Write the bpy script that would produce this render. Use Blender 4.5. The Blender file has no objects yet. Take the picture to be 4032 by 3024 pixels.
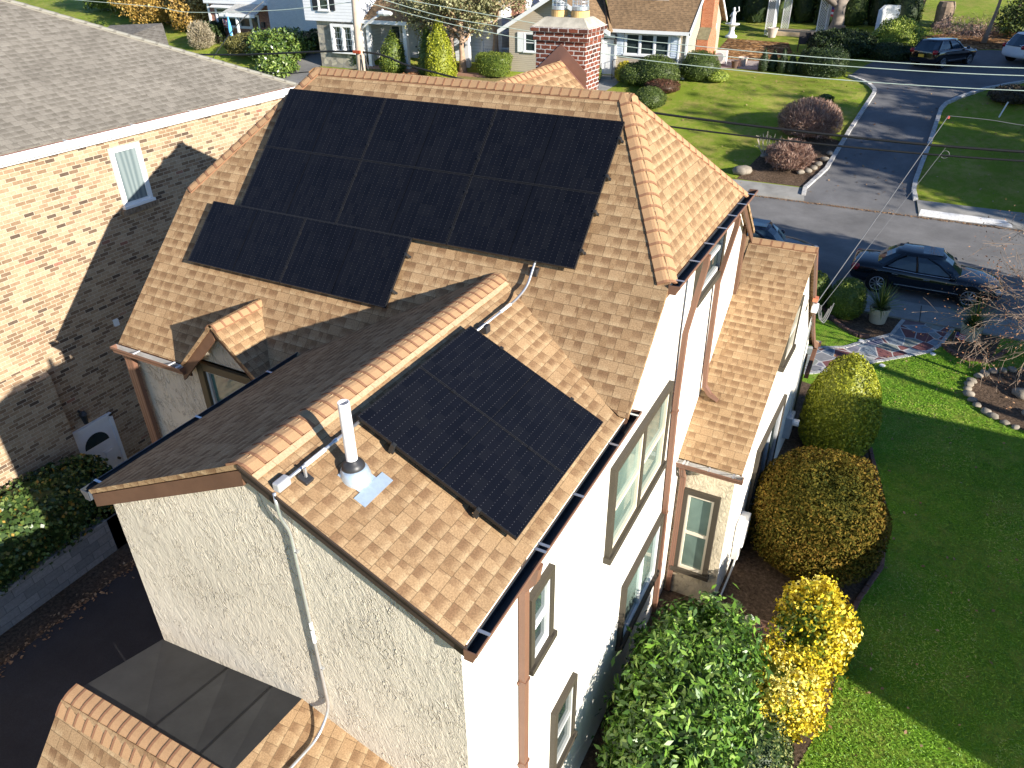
import bpy, bmesh, math, random
import numpy as np
from mathutils import Vector, Matrix

# ------------------------------------------------------------------ camera, sky, sun, exposure
C = bpy.context.scene.collection
SC = bpy.context.scene
H = 11.35                      # drone height above the garden; coordinates below are relative to the drone
cam = bpy.data.cameras.new("camera")
cam.sensor_width = 36.0
cam.lens = 26.13
cam.clip_start = 0.1
cam.clip_end = 1000
camo = bpy.data.objects.new("camera", cam)
C.objects.link(camo)
def cam_matrix(pitch, roll, yaw):
    p, r, y = map(math.radians, (pitch, roll, yaw))
    fw = Vector((math.sin(y) * math.cos(p), math.cos(y) * math.cos(p), -math.sin(p)))
    rt = Vector((math.cos(y), -math.sin(y), 0))
    dn = fw.cross(rt)
    rt2 = math.cos(r) * rt + math.sin(r) * dn
    dn2 = -math.sin(r) * rt + math.cos(r) * dn
    m = Matrix((rt2, -dn2, -fw)).transposed().to_4x4()
    m.translation = (0, 0, H)
    return m
camo.matrix_world = cam_matrix(31.395, 0.6229, -28.0623)
SC.camera = camo

SUN = Vector((0.902, -0.275, 0.334)).normalized()
w = bpy.data.worlds.new("World")
SC.world = w
w.use_nodes = True
nt = w.node_tree
sky = nt.nodes.new("ShaderNodeTexSky")
sky.sky_type = 'NISHITA'
sky.sun_disc = False
sky.sun_elevation = math.asin(SUN.z)
sky.sun_rotation = math.atan2(SUN.x, SUN.y)
sky.air_density = 1.0
sky.dust_density = 0.3
sky.ozone_density = 4.0
sky.altitude = 2500
bg = nt.nodes["Background"]
bg.inputs["Strength"].default_value = 0.09
nt.links.new(sky.outputs[0], bg.inputs[0])
sl = bpy.data.lights.new("sun", 'SUN')
sl.energy = 4.6
sl.angle = math.radians(0.5)
sl.color = (1.0, 0.93, 0.83)
so = bpy.data.objects.new("sun", sl)
C.objects.link(so)
so.rotation_euler = SUN.to_track_quat('Z', 'Y').to_euler()
SC.view_settings.view_transform = 'Standard'
SC.view_settings.look = 'None'
SC.view_settings.gamma = 1
SC.view_settings.use_curve_mapping = False
SC.view_settings.exposure = 1.2

RNG = np.random.default_rng(7)
random.seed(5)

# ------------------------------------------------------------------ materials
class NT:
    def __init__(s, name):
        s.mat = bpy.data.materials.new(name)
        s.mat.use_nodes = True
        s.t = s.mat.node_tree
        s.b = s.t.nodes["Principled BSDF"]
        s._uv = None
    def new(s, typ): return s.t.nodes.new(typ)
    def put(s, sock, v):
        if isinstance(v, bpy.types.NodeSocket): s.t.links.new(v, sock)
        elif v is not None:
            if isinstance(v, (tuple, list)) and len(v) == 3 and sock.type == 'RGBA': v = (*v, 1)
            sock.default_value = v
    def m(s, op, a, b=None, c=None):
        n = s.new("ShaderNodeMath"); n.operation = op
        s.put(n.inputs[0], a); s.put(n.inputs[1], b)
        if c is not None: s.put(n.inputs[2], c)
        return n.outputs[0]
    def uv(s):
        if s._uv is None:
            n = s.new("ShaderNodeUVMap"); s._uv = n.outputs[0]
        return s._uv
    def obj(s): return s.new("ShaderNodeTexCoord").outputs["Object"]
    def pos(s): return s.new("ShaderNodeNewGeometry").outputs["Position"]
    def sep(s, v):
        n = s.new("ShaderNodeSeparateXYZ"); s.put(n.inputs[0], v); return n.outputs
    def comb(s, x, y, z=0.0):
        n = s.new("ShaderNodeCombineXYZ")
        for i, a in enumerate((x, y, z)): s.put(n.inputs[i], a)
        return n.outputs[0]
    def scale(s, v, k):
        n = s.new("ShaderNodeVectorMath"); n.operation = 'MULTIPLY'
        s.put(n.inputs[0], v); n.inputs[1].default_value = k if isinstance(k, tuple) else (k, k, k)
        return n.outputs[0]
    def noise(s, v, sc, det=3, rough=.55, dist=0):
        n = s.new("ShaderNodeTexNoise"); s.put(n.inputs["Vector"], v)
        n.inputs["Scale"].default_value = sc; n.inputs["Detail"].default_value = det
        n.inputs["Roughness"].default_value = rough; n.inputs["Distortion"].default_value = dist
        return n.outputs["Fac"]
    def white(s, v):
        n = s.new("ShaderNodeTexWhiteNoise"); n.noise_dimensions = '3D'; s.put(n.inputs["Vector"], v)
        return n.outputs["Value"]
    def vor(s, v, sc, feat='F1', rnd=1, dim='3D', w=None):
        n = s.new("ShaderNodeTexVoronoi"); n.voronoi_dimensions = dim; n.feature = feat
        if dim == '1D': s.put(n.inputs["W"], w)
        else: s.put(n.inputs["Vector"], v)
        n.inputs["Scale"].default_value = sc; n.inputs["Randomness"].default_value = rnd
        return n
    def ramp(s, f, stops, interp='LINEAR'):
        n = s.new("ShaderNodeValToRGB"); n.color_ramp.interpolation = interp
        e = n.color_ramp.elements
        while len(e) < len(stops): e.new(0.5)
        for i, (p, c) in enumerate(stops):
            e[i].position = p; e[i].color = (*c, 1) if len(c) == 3 else c
        s.put(n.inputs[0], f)
        return n.outputs[0]
    def mix(s, f, a, b, mode='MIX'):
        n = s.new("ShaderNodeMix"); n.data_type = 'RGBA'; n.blend_type = mode
        s.put(n.inputs[0], f); s.put(n.inputs[6], a); s.put(n.inputs[7], b)
        return n.outputs[2]
    def mul(s, col, f):     # scale a colour by a float socket
        return s.mix(1.0, col, s.comb(f, f, f), 'MULTIPLY')
    def rng(s, v, a, b, c, d):
        n = s.new("ShaderNodeMapRange"); s.put(n.inputs[0], v)
        for i, k in enumerate((a, b, c, d)): n.inputs[i + 1].default_value = k
        return n.outputs[0]
    def attr(s, name):
        n = s.new("ShaderNodeAttribute"); n.attribute_name = name; return n.outputs["Fac"]
    def bump(s, h, st, dist=0.01):
        n = s.new("ShaderNodeBump"); n.inputs["Strength"].default_value = st
        n.inputs["Distance"].default_value = dist; s.put(n.inputs["Height"], h)
        s.t.links.new(n.outputs[0], s.b.inputs["Normal"])
    def set(s, col=None, rough=None, spec=None, metal=None, **k):
        s.put(s.b.inputs["Base Color"], col); s.put(s.b.inputs["Roughness"], rough)
        s.put(s.b.inputs["Specular IOR Level"], spec); s.put(s.b.inputs["Metallic"], metal)
        for a, v in k.items(): s.put(s.b.inputs[a.replace('_', ' ')], v)
        return s.mat

def plain(name, col, rough=.6, spec=.4, metal=0, var=.12, sc=6, bump=0):
    n = NT(name)
    f = n.noise(n.pos(), sc, 4, .6)
    c = n.mul(col, n.rng(f, .25, .75, 1 - var, 1 + var))
    if bump: n.bump(n.noise(n.pos(), sc * 12, 3), bump, .01)
    return n.set(c, rough, spec, metal)

def shingle(name, light, mid, dark, row=.143, cw=.21, contrast=1.0, bump=.32):
    n = NT(name)
    u, v, _ = n.sep(n.uv())
    r = n.m('DIVIDE', v, row)
    ri = n.m('FLOOR', r)
    fr = n.m('SUBTRACT', r, ri)
    jit = n.m('MULTIPLY', n.white(n.comb(ri, 3.3)), 91.0)
    W = n.m('ADD', n.m('DIVIDE', u, cw), n.m('ADD', n.m('MULTIPLY', ri, 31.7), jit))
    cell = n.vor(None, 1.0, 'F1', .6, '1D', W)
    edge = n.vor(None, 1.0, 'DISTANCE_TO_EDGE', .6, '1D', W).outputs["Distance"]
    rnd = n.sep(cell.outputs["Color"])[0]
    rnd2 = n.sep(cell.outputs["Color"])[1]
    off = n.m('SUBTRACT', W, cell.outputs["W"])
    rnd3 = n.sep(cell.outputs["Color"])[2]
    col = n.mix(n.rng(rnd, 0, 1, 0, 1), tuple(a_ * .86 for a_ in mid) + (1,), tuple((a_ * .6 + b_ * .4) for a_, b_ in zip(mid, light)) + (1,))
    isd = n.m('MULTIPLY', n.m('GREATER_THAN', off, n.rng(rnd2, 0, 1, -.22, .2)), n.m('LESS_THAN', rnd, .82))
    isl = n.m('MULTIPLY', n.m('LESS_THAN', off, n.rng(rnd3, 0, 1, -.3, .1)), n.m('GREATER_THAN', rnd3, .4))
    col = n.mix(n.m('MULTIPLY', isd, n.m('MULTIPLY', n.rng(fr, .2, .75, .1, 1), n.rng(rnd3, 0, 1, .55, 1))), col, (*dark, 1))
    col = n.mix(n.m('MULTIPLY', n.m('MAXIMUM', isl, n.m('MULTIPLY', isd, .55)), n.rng(fr, .15, .55, .85, .0)), col, (*light, 1))
    gran = n.noise(n.comb(u, v), 55, 4, .85)
    col = n.mul(col, n.rng(gran, .3, .7, .58, 1.42))
    stain = n.noise(n.comb(u, v), .9, 4, .6)
    col = n.mul(col, n.rng(stain, .25, .75, .84, 1.13))
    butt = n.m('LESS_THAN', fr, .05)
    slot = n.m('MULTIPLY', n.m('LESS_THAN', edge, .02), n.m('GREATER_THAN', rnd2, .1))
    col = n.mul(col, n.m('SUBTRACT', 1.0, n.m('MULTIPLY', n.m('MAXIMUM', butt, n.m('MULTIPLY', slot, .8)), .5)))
    h = n.m('SUBTRACT', n.m('SUBTRACT', 1.0, fr), n.m('MULTIPLY', isd, .35))
    h = n.m('SUBTRACT', h, n.m('MULTIPLY', slot, .6))
    h = n.m('ADD', h, n.m('MULTIPLY', gran, .25))
    n.bump(h, bump, .012)
    return n.set(col, .92, .15)

def brick(name, stops, mortar, bw=.205, bh=.078, mw=.012, spec=.2, mess=0.0, bump=.6):
    n = NT(name)
    u, v, _ = n.sep(n.uv())
    if mess:
        wob = n.noise(n.uv(), 9, 2)
        u = n.m('ADD', u, n.m('MULTIPLY', n.m('SUBTRACT', wob, .5), mess))
        wob2 = n.noise(n.uv(), 13, 2)
        v = n.m('ADD', v, n.m('MULTIPLY', n.m('SUBTRACT', wob2, .5), mess))
    r = n.m('DIVIDE', v, bh); ri = n.m('FLOOR', r); fr = n.m('SUBTRACT', r, ri)
    uo = n.m('ADD', n.m('DIVIDE', u, bw), n.m('ADD', n.m('MULTIPLY', n.m('FLOORED_MODULO', ri, 2.0), .5), n.m('MULTIPLY', n.white(n.comb(ri, 1.7)), .12)))
    ci = n.m('FLOOR', uo); fu = n.m('SUBTRACT', uo, ci)
    rnd = n.white(n.comb(ci, ri, 2.0))
    col = n.ramp(rnd, stops, 'LINEAR')
    fleck = n.noise(n.uv(), 16, 4, .7)
    col = n.mul(col, n.rng(fleck, .3, .7, .8, 1.18))
    du = n.m('MULTIPLY', n.m('MINIMUM', fu, n.m('SUBTRACT', 1.0, fu)), bw)
    dv = n.m('MULTIPLY', n.m('MINIMUM', fr, n.m('SUBTRACT', 1.0, fr)), bh)
    d = n.m('MINIMUM', du, dv)
    mk = n.rng(d, mw * .35, mw * .65, 1, 0)
    mc = n.mul(mortar, n.rng(n.noise(n.uv(), 25, 3), .3, .7, .85, 1.12))
    col = n.mix(mk, col, mc)
    n.bump(n.m('ADD', n.m('SUBTRACT', 1.0, mk), n.m('MULTIPLY', fleck, .4)), bump, .008)
    return n.set(col, .88, spec)

def stucco(name, col, sc=5.0, strength=.9, dist=.02):
    n = NT(name)
    p = n.uv()
    u, v, _ = n.sep(p)
    a = n.m('ADD', n.m('MULTIPLY', u, .3), n.m('MULTIPLY', v, -.95))
    b = n.m('ADD', n.m('MULTIPLY', v, .3), n.m('MULTIPLY', u, .95))
    q = n.comb(n.m('MULTIPLY', a, 1.0), n.m('MULTIPLY', b, 2.6))
    n1 = n.noise(q, sc, 3, .5, .5)
    ridge = n.m('ABSOLUTE', n.m('SUBTRACT', n1, .5))
    rd = n.rng(ridge, 0, .045, 1, 0)
    n2 = n.noise(q, sc * 2.1, 2, .5, .3)
    rd2 = n.rng(n.m('ABSOLUTE', n.m('SUBTRACT', n2, .5)), 0, .05, 1, 0)
    patch = n.noise(p, sc * .45, 2)
    rd = n.m('MULTIPLY', rd, n.rng(patch, .45, .62, 0, 1))
    rd2 = n.m('MULTIPLY', rd2, n.rng(n.noise(p, sc * 1.3, 2), .5, .66, 0, .8))
    fine = n.noise(q, sc * 4, 4, .6)
    hgt = n.m('ADD', n.m('MULTIPLY', n.m('MAXIMUM', rd, rd2), .6), n.m('ADD', n.m('MULTIPLY', n1, .55), n.m('MULTIPLY', fine, .4)))
    n.bump(hgt, strength, dist)
    st = n.noise(p, .8, 4, .6)
    c = n.mul(col, n.rng(st, .3, .7, .9, 1.06))
    return n.set(c, .9, .15)

def leafmat(name, stops, rough=.5, spec=.3, trans=.25):
    n = NT(name)
    f = n.attr("rnd")
    c = n.ramp(f, stops)
    return n.set(c, rough, spec, 0, Subsurface_Weight=0.0, Sheen_Weight=0.0)

def glass(name, col=(.03, .045, .045), rough=.04, spec=.6):
    n = NT(name)
    f = n.noise(n.pos(), .9, 3, .6, .6)
    return n.set(n.mul(col, n.rng(f, .3, .7, .6, 1.5)), rough, spec, 0, Coat_Weight=.25, Coat_Roughness=.03)

def siding(name, col, ex=.11, bump=.8):
    n = NT(name)
    _, v, _ = n.sep(n.uv())
    fr = n.m('FRACT', n.m('DIVIDE', v, ex))
    n.bump(n.m('SUBTRACT', 1.0, fr), bump, .02)
    lip = n.m('LESS_THAN', fr, .1)
    f = n.noise(n.pos(), 2, 3)
    c = n.mul(col, n.m('SUBTRACT', n.rng(f, .25, .75, .94, 1.05), n.m('MULTIPLY', lip, .3)))
    return n.set(c, .6, .3)

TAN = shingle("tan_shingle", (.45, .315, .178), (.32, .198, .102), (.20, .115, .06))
CAPM = NT("ridge_cap_shingle")
_g = CAPM.noise(CAPM.pos(), 80, 3, .8)
_u, _v, _ = CAPM.sep(CAPM.uv())
_band = CAPM.m('GREATER_THAN', CAPM.attr("rnd"), .5)
_c = CAPM.mix(_band, (.42, .255, .135, 1), (.27, .14, .078, 1))
CAP = CAPM.set(CAPM.mul(_c, CAPM.rng(_g, .3, .7, .85, 1.15)), .9, .15)
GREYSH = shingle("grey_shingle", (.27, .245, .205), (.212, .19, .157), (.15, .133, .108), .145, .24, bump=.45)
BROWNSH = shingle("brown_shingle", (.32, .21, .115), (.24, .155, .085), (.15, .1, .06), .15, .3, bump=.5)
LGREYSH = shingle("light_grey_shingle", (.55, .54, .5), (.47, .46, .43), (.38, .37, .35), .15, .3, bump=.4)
TANBRICK = brick("tan_brick", [(0, (.10, .07, .05)), (.04, (.12, .085, .06)), (.07, (.19, .125, .08)), (.2, (.23, .15, .09)), (.36, (.31, .21, .13)), (.62, (.37, .265, .165)), (.985, (.43, .32, .21)), (.995, (.28, .13, .09)), (1, (.28, .13, .09))], (.5, .42, .31))
REDBRICK = brick("old_red_brick", [(0, (.07, .03, .022)), (.35, (.165, .05, .03)), (.8, (.22, .07, .04)), (1, (.12, .04, .028))], (.56, .52, .48), .185, .072, .017, .2, .03, 1.0)
ORANGEBRICK = brick("orange_brick", [(0, (.40, .14, .065)), (1, (.50, .2, .1))], (.50, .36, .27), .21, .07, .008)
FARBRICK = brick("red_facade_brick", [(0, (.22, .08, .05)), (.5, (.34, .13, .075)), (1, (.45, .22, .14))], (.5, .42, .36), .21, .07, .012)
WHITEBRICK = brick("white_painted_brick", [(0, (.70, .70, .70)), (1, (.78, .78, .77))], (.6, .6, .61), .21, .07, .01)
STONEM = NT("stone_veneer")
_v1 = STONEM.vor(STONEM.scale(STONEM.uv(), (2.6, 3.6, 1)), 1.0)
_v2 = STONEM.vor(STONEM.scale(STONEM.uv(), (2.6, 3.6, 1)), 1.0, 'DISTANCE_TO_EDGE')
_c = STONEM.ramp(STONEM.sep(_v1.outputs["Color"])[0], [(0, (.22, .2, .16)), (.5, (.34, .31, .25)), (1, (.5, .45, .34))])
_c = STONEM.mix(STONEM.rng(_v2.outputs["Distance"], .02, .05, 1, 0), _c, (.26, .25, .23, 1))
STONE = STONEM.set(_c, .9, .2)
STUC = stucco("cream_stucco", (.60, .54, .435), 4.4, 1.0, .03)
STUCLIT = stucco("sunlit_cream_stucco", (.80, .76, .68), 5, .35, .012)  # same stucco, lightened for the sunny walls: strong sun in the colour
STUCY = stucco("yellow_stucco", (.74, .635, .45), 7.5, 1.0, .035)
BROWN = plain("brown_metal", (.19, .098, .064), .45, .4, 0, .08, 3)
BROWNW = plain("brown_fascia", (.13, .068, .04), .6, .3, 0, .2, 4)
DARKW = plain("dark_trim", (.045, .032, .024), .6, .3)
OLIVE = plain("olive_window_trim", (.06, .05, .036), .55, .3, 0, .1, 5)
BLACKOL = plain("dark_olive_trim", (.085, .065, .035), .5, .3, 0, .1, 5)
SASHC = plain("cream_sash", (.72, .64, .5), .5, .4, 0, .04)
WHITE = plain("white_paint", (.8, .8, .79), .5, .4, 0, .04)
GALV = plain("galvanised_steel", (.62, .64, .66), .32, .5, .75, .1, 20)
GUTDARK = plain("shaded_wet_gutter_inside", (.035, .04, .045), .35, .5, 0, .3, 6)  # dark tone takes in both the shade and the dirty water inside
GUTLIGHT = plain("bare_gutter_inside", (.62, .6, .56), .4, .4, .3, .15, 5)
PVC = plain("white_plastic_pipe", (.82, .8, .79), .35, .5, 0, .03)
RUBBER = plain("black_rubber", (.028, .028, .03), .45, .5)
SILV = plain("lead_flashing", (.55, .66, .76), .38, .5, .55, .1, 20)
FLASH = plain("brown_flashing", (.22, .115, .085), .4, .5, .1, .12, 5)
MEMB = plain("black_roof_membrane", (.042, .042, .041), .7, .35, 0, .25, 2.5, .15)
GL = glass("window_glass")
GLG = glass("greenish_window_glass", (.14, .2, .17), .05, .6)
GLB = glass("teal_reflecting_glass", (.06, .14, .13), .04, .6)
CURT = NT("pale_curtain")
_s = CURT.new("ShaderNodeTexWave"); _s.inputs["Scale"].default_value = 2.2; _s.inputs["Distortion"].default_value = 9; _s.inputs["Detail"].default_value = 1
CURT.put(_s.inputs["Vector"], CURT.scale(CURT.uv(), (1, .12, 1)))
CURTAIN = CURT.set(CURT.ramp(_s.outputs["Fac"], [(0, (.13, .17, .175)), (1, (.22, .265, .265))]), .25, .5, 0, Coat_Weight=.5, Coat_Roughness=.05)
def asphalt(name, col, crack=True):
    n = NT(name)
    f = n.noise(n.pos(), .5, 6, .7); g = n.noise(n.pos(), 60, 2, .7)
    c = n.mul(n.mul(col, n.rng(f, .3, .7, .72, 1.25)), n.rng(g, .3, .7, .82, 1.18))
    n.bump(g, .3, .008)
    return n.set(c, .85, .3)
STREET = asphalt("street_asphalt", (.19, .183, .174))
DRIVE = asphalt("driveway_asphalt", (.15, .148, .148))
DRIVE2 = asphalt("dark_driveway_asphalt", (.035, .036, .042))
CONC = plain("concrete", (.29, .28, .255), .9, .2, 0, .25, 1.5, .3)
BLOCK = brick("grey_concrete_block", [(0, (.2, .2, .2)), (1, (.3, .295, .285))], (.15, .15, .15), .4, .2, .012, .2, 0, .5)
PAVER = brick("paver_stone", [(0, (.3, .24, .22)), (1, (.42, .36, .33))], (.2, .18, .16), .3, .2, .015)
CURBST = plain("pale_granite_block", (.44, .43, .41), .85, .2, 0, .3, 8, .3)
DIRT = NT("garden_soil")
_f = DIRT.noise(DIRT.pos(), 14, 6, .75); _f2 = DIRT.noise(DIRT.pos(), 1.1, 3)
_c = DIRT.ramp(_f, [(.3, (.035, .024, .017)), (.5, (.10, .068, .045)), (.62, (.16, .11, .075)), (.75, (.25, .18, .12))])
DIRT.bump(_f, .8, .03)
SOIL = DIRT.set(DIRT.mul(_c, DIRT.rng(_f2, .3, .7, .8, 1.25)), .95, .1)
LIT = NT("fallen_leaves")
_v = LIT.vor(LIT.pos(), 7.0)
_c = LIT.ramp(LIT.sep(_v.outputs["Color"])[0], [(0, (.09, .05, .025)), (.45, (.2, .1, .04)), (.8, (.42, .22, .08)), (1, (.55, .36, .2))])
LITTER = LIT.set(LIT.mul(_c, LIT.rng(LIT.noise(LIT.pos(), .6, 3), .3, .7, .5, 1.15)), .9, .1)
def grassmat(name, a, b, dry, sc=1.0):
    n = NT(name)
    p = n.pos()
    f = n.noise(p, 30, 4, .75); f2 = n.noise(p, .6, 5, .7); f3 = n.noise(p, 2.6, 4, .7)
    c = n.mix(n.rng(f, .3, .7, 0, 1), a, b)
    c = n.mix(n.rng(n.m('MULTIPLY', f2, f3), .2, .38, 0, .7), c, dry)
    c = n.mul(c, n.rng(n.noise(p, .22, 3, .6), .3, .7, .78, 1.2))
    n.bump(f, .9, .05)
    return n.set(c, .9, .12)
GRASS = grassmat("lawn_grass", (.085, .20, .012, 1), (.19, .37, .026, 1), (.34, .35, .07, 1))
GRASSF = grassmat("far_lawn_grass", (.15, .21, .02, 1), (.26, .335, .035, 1), (.40, .32, .10, 1))
FLAGM = NT("flagstone_path")
_p = FLAGM.scale(FLAGM.pos(), (1.0, 1.25, 0.0))
_a = FLAGM.vor(_p, 1.75, 'F1', .85); _e = FLAGM.vor(_p, 1.75, 'DISTANCE_TO_EDGE', .85)
_c = FLAGM.ramp(FLAGM.sep(_a.outputs["Color"])[0], [(0, (.21, .085, .08)), (.34, (.19, .08, .075)), (.36, (.22, .22, .22)), (.52, (.20, .19, .24)), (.54, (.25, .27, .23)), (.75, (.27, .28, .26)), (.77, (.17, .21, .25)), (1, (.22, .26, .29))], 'LINEAR')
_c = FLAGM.mul(_c, FLAGM.rng(FLAGM.noise(FLAGM.pos(), 5, 4, .6), .3, .7, .8, 1.15))
_c = FLAGM.mix(FLAGM.rng(_e.outputs["Distance"], .02, .032, 1, 0), _c, (.5, .48, .45, 1))
FLAGST = FLAGM.set(_c, .8, .3)
WOOD = plain("weathered_pole_wood", (.52, .42, .32), .9, .15, 0, .2, 3)
BARK = plain("bark", (.24, .18, .13), .95, .1, 0, .35, 6, .6)
BARKD = plain("dark_bark", (.11, .085, .065), .95, .1, 0, .35, 6, .6)
BARKR = plain("stripped_red_bark", (.40, .27, .185), .9, .1, 0, .3, 5, .5)
TWIG = plain("bare_twigs", (.30, .22, .16), .9, .1, 0, .3, 4)
WIREB = plain("black_cable", (.018, .018, .018), .5, .4)
WIREG = plain("verdigris_wire", (.55, .64, .54), .5, .4, .1, .1)
WIREL = plain("grey_wire", (.15, .15, .15), .5, .4)
CROWNM = plain("chimney_crown_mortar", (.45, .41, .33), .9, .2, 0, .35, 5, .4)
CLAY = plain("clay_flue", (.66, .43, .18), .8, .25, 0, .15, 6)
TERRA = plain("planter_plastic", (.50, .46, .35), .6, .3, 0, .08, 3)
ROCK = plain("field_stone", (.27, .235, .185), .85, .2, 0, .35, 5, .5)
EDGEBR = plain("red_edging_brick", (.16, .09, .07), .9, .2, 0, .25, 8)
DECK = plain("deck_boards", (.55, .42, .27), .8, .2, 0, .2, 5)
BEIGE = siding("beige_clapboard", (.45, .385, .295), .12)
BEIGED = plain("beige_shed_board", (.42, .37, .3), .8, .2)
WSIDE = siding("white_clapboard", (.76, .77, .78), .2, .6)
STEEL = plain("condenser_paint", (.50, .42, .31), .5, .4)
FANB = plain("condenser_fan_brown", (.22, .115, .07), .5, .4)
PLASTW = plain("white_enclosure", (.78, .77, .74), .4, .5, 0, .03)
METERG = plain("grey_meter_metal", (.45, .49, .53), .35, .5, .4, .1)
DARKV = plain("dark_void", (.012, .011, .01), .9, .1)

# ------------------------------------------------------------------ mesh helpers
ORG = {}
def V(*a): return Vector(a)
def setp(o, label=None, cat=None, group=None, kind=None):
    if label: o["label"] = label
    if cat: o["category"] = cat
    if group: o["group"] = group
    if kind: o["kind"] = kind
    return o
def thing(name, label, cat, base, group=None):
    o = bpy.data.objects.new(name, None)
    o.empty_display_size = .3
    C.objects.link(o)
    o.location = (base[0], base[1], base[2] + H)
    ORG[o.name] = Vector(o.location)
    return setp(o, label, cat, group)
def face_uv(me):
    uv = me.uv_layers.new(name="UVMap")
    co = [v.co for v in me.vertices]
    for p in me.polygons:
        n = p.normal
        if abs(n.z) > .999: ud, vd = Vector((1, 0, 0)), Vector((0, 1, 0))
        else:
            ud = Vector((0, 0, 1)).cross(n).normalized(); vd = n.cross(ud)
        for li in p.loop_indices:
            c = co[me.loops[li].vertex_index]
            uv.data[li].uv = (c.dot(ud) + 50, c.dot(vd) + 50)
class MB:
    def __init__(s): s.v = []; s.f = []; s.m = []; s.r = {}
    def face(s, pts, m=0, rnd=None):
        i = len(s.v); s.v += [tuple(p) for p in pts]; s.f.append(list(range(i, i + len(pts)))); s.m.append(m)
        if rnd is not None:
            for k in range(i, i + len(pts)): s.r[k] = rnd
        return s
    def raw(s, vs, fs, m=0):
        i = len(s.v); s.v += [tuple(p) for p in vs]; s.f += [[a + i for a in f] for f in fs]; s.m += [m] * len(fs)
        return s
    def box(s, x0, x1, y0, y1, z0, z1, m=0):
        x0, x1 = min(x0, x1), max(x0, x1); y0, y1 = min(y0, y1), max(y0, y1); z0, z1 = min(z0, z1), max(z0, z1)
        vs = [(x, y, z) for x in (x0, x1) for y in (y0, y1) for z in (z0, z1)]
        return s.raw(vs, [(0, 1, 3, 2), (4, 6, 7, 5), (0, 4, 5, 1), (2, 3, 7, 6), (0, 2, 6, 4), (1, 5, 7, 3)], m)
    def obox(s, o, a, b, c, m=0):   # corner o and three edge vectors (a x b . c > 0)
        o, a, b, c = map(Vector, (o, a, b, c))
        if a.cross(b).dot(c) < 0: a, b = b, a
        vs = [o, o + a, o + a + b, o + b, o + c, o + a + c, o + a + b + c, o + b + c]
        return s.raw(vs, [(3, 2, 1, 0), (4, 5, 6, 7), (0, 1, 5, 4), (1, 2, 6, 5), (2, 3, 7, 6), (3, 0, 4, 7)], m)
    def slab(s, poly, t=.06, m=0, down=None):
        P = [Vector(p) for p in poly]
        n = Vector((0, 0, 0))
        for i in range(len(P)): n += (P[i] - P[0]).cross(P[(i + 1) % len(P)] - P[0])
        n.normalize()
        if n.z < 0: P.reverse(); n = -n
        d = (Vector(down) if down else -n * t)
        Q = [p + d for p in P]; k = len(P)
        s.raw(P + Q, [list(range(k)), list(range(2 * k - 1, k - 1, -1))] + [(i, i + k, (i + 1) % k + k, (i + 1) % k) for i in range(k)], m)
        return s
    def tube(s, path, r, n=8, m=0, cap=True, sq=None):
        P = [Vector(p) for p in path]
        R = r if isinstance(r, (list, tuple)) else [r] * len(P)
        i0 = len(s.v); prev = None
        for k, p in enumerate(P):
            t = (P[min(k + 1, len(P) - 1)] - P[max(k - 1, 0)])
            if t.length < 1e-9: t = Vector((0, 0, 1))
            t.normalize()
            if prev is None:
                a = t.orthogonal().normalized()
                if sq: a = (Vector(sq) - t * t.dot(Vector(sq))).normalized()
            else: a = (prev - t * prev.dot(t)).normalized()
            prev = a; b = t.cross(a)
            for j in range(n):
                an = 2 * math.pi * (j + (.5 if sq else 0)) / n
                s.v.append(tuple(p + (a * math.cos(an) + b * math.sin(an)) * R[k]))
        for k in range(len(P) - 1):
            for j in range(n):
                q = i0 + k * n; s.f.append([q + j, q + (j + 1) % n, q + n + (j + 1) % n, q + n + j]); s.m.append(m)
        if cap:
            s.f.append([i0 + j for j in range(n)][::-1]); s.m.append(m)
            q = i0 + (len(P) - 1) * n; s.f.append([q + j for j in range(n)]); s.m.append(m)
        return s
    def lathe(s, c, prof, n=20, m=0, sx=1, sy=1):
        c = Vector(c); i0 = len(s.v)
        for r, z in prof:
            for j in range(n):
                a = 2 * math.pi * j / n
                s.v.append((c.x + r * sx * math.cos(a), c.y + r * sy * math.sin(a), c.z + z))
        for k in range(len(prof) - 1):
            for j in range(n):
                q = i0 + k * n; s.f.append([q + j, q + (j + 1) % n, q + n + (j + 1) % n, q + n + j]); s.m.append(m)
        if prof[0][0] > 1e-4: s.f.append([i0 + j for j in range(n)][::-1]); s.m.append(m)
        if prof[-1][0] > 1e-4:
            q = i0 + (len(prof) - 1) * n; s.f.append([q + j for j in range(n)]); s.m.append(m)
        return s
    def extrude(s, prof, A, B, u, v, m=0, close=True):   # closed 2D outline along A->B
        A, B, u, v = map(Vector, (A, B, u, v)); k = len(prof); i0 = len(s.v)
        for o in (A, B):
            for a, b in prof: s.v.append(tuple(o + u * a + v * b))
        for i in range(k):
            s.f.append([i0 + i, i0 + (i + 1) % k, i0 + k + (i + 1) % k, i0 + k + i]); s.m.append(m if not isinstance(m, list) else m[i])
        mm = m if not isinstance(m, list) else m[0]
        s.f.append([i0 + i for i in range(k)][::-1]); s.m.append(mm); s.f.append([i0 + k + i for i in range(k)]); s.m.append(mm)
        return s
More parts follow.
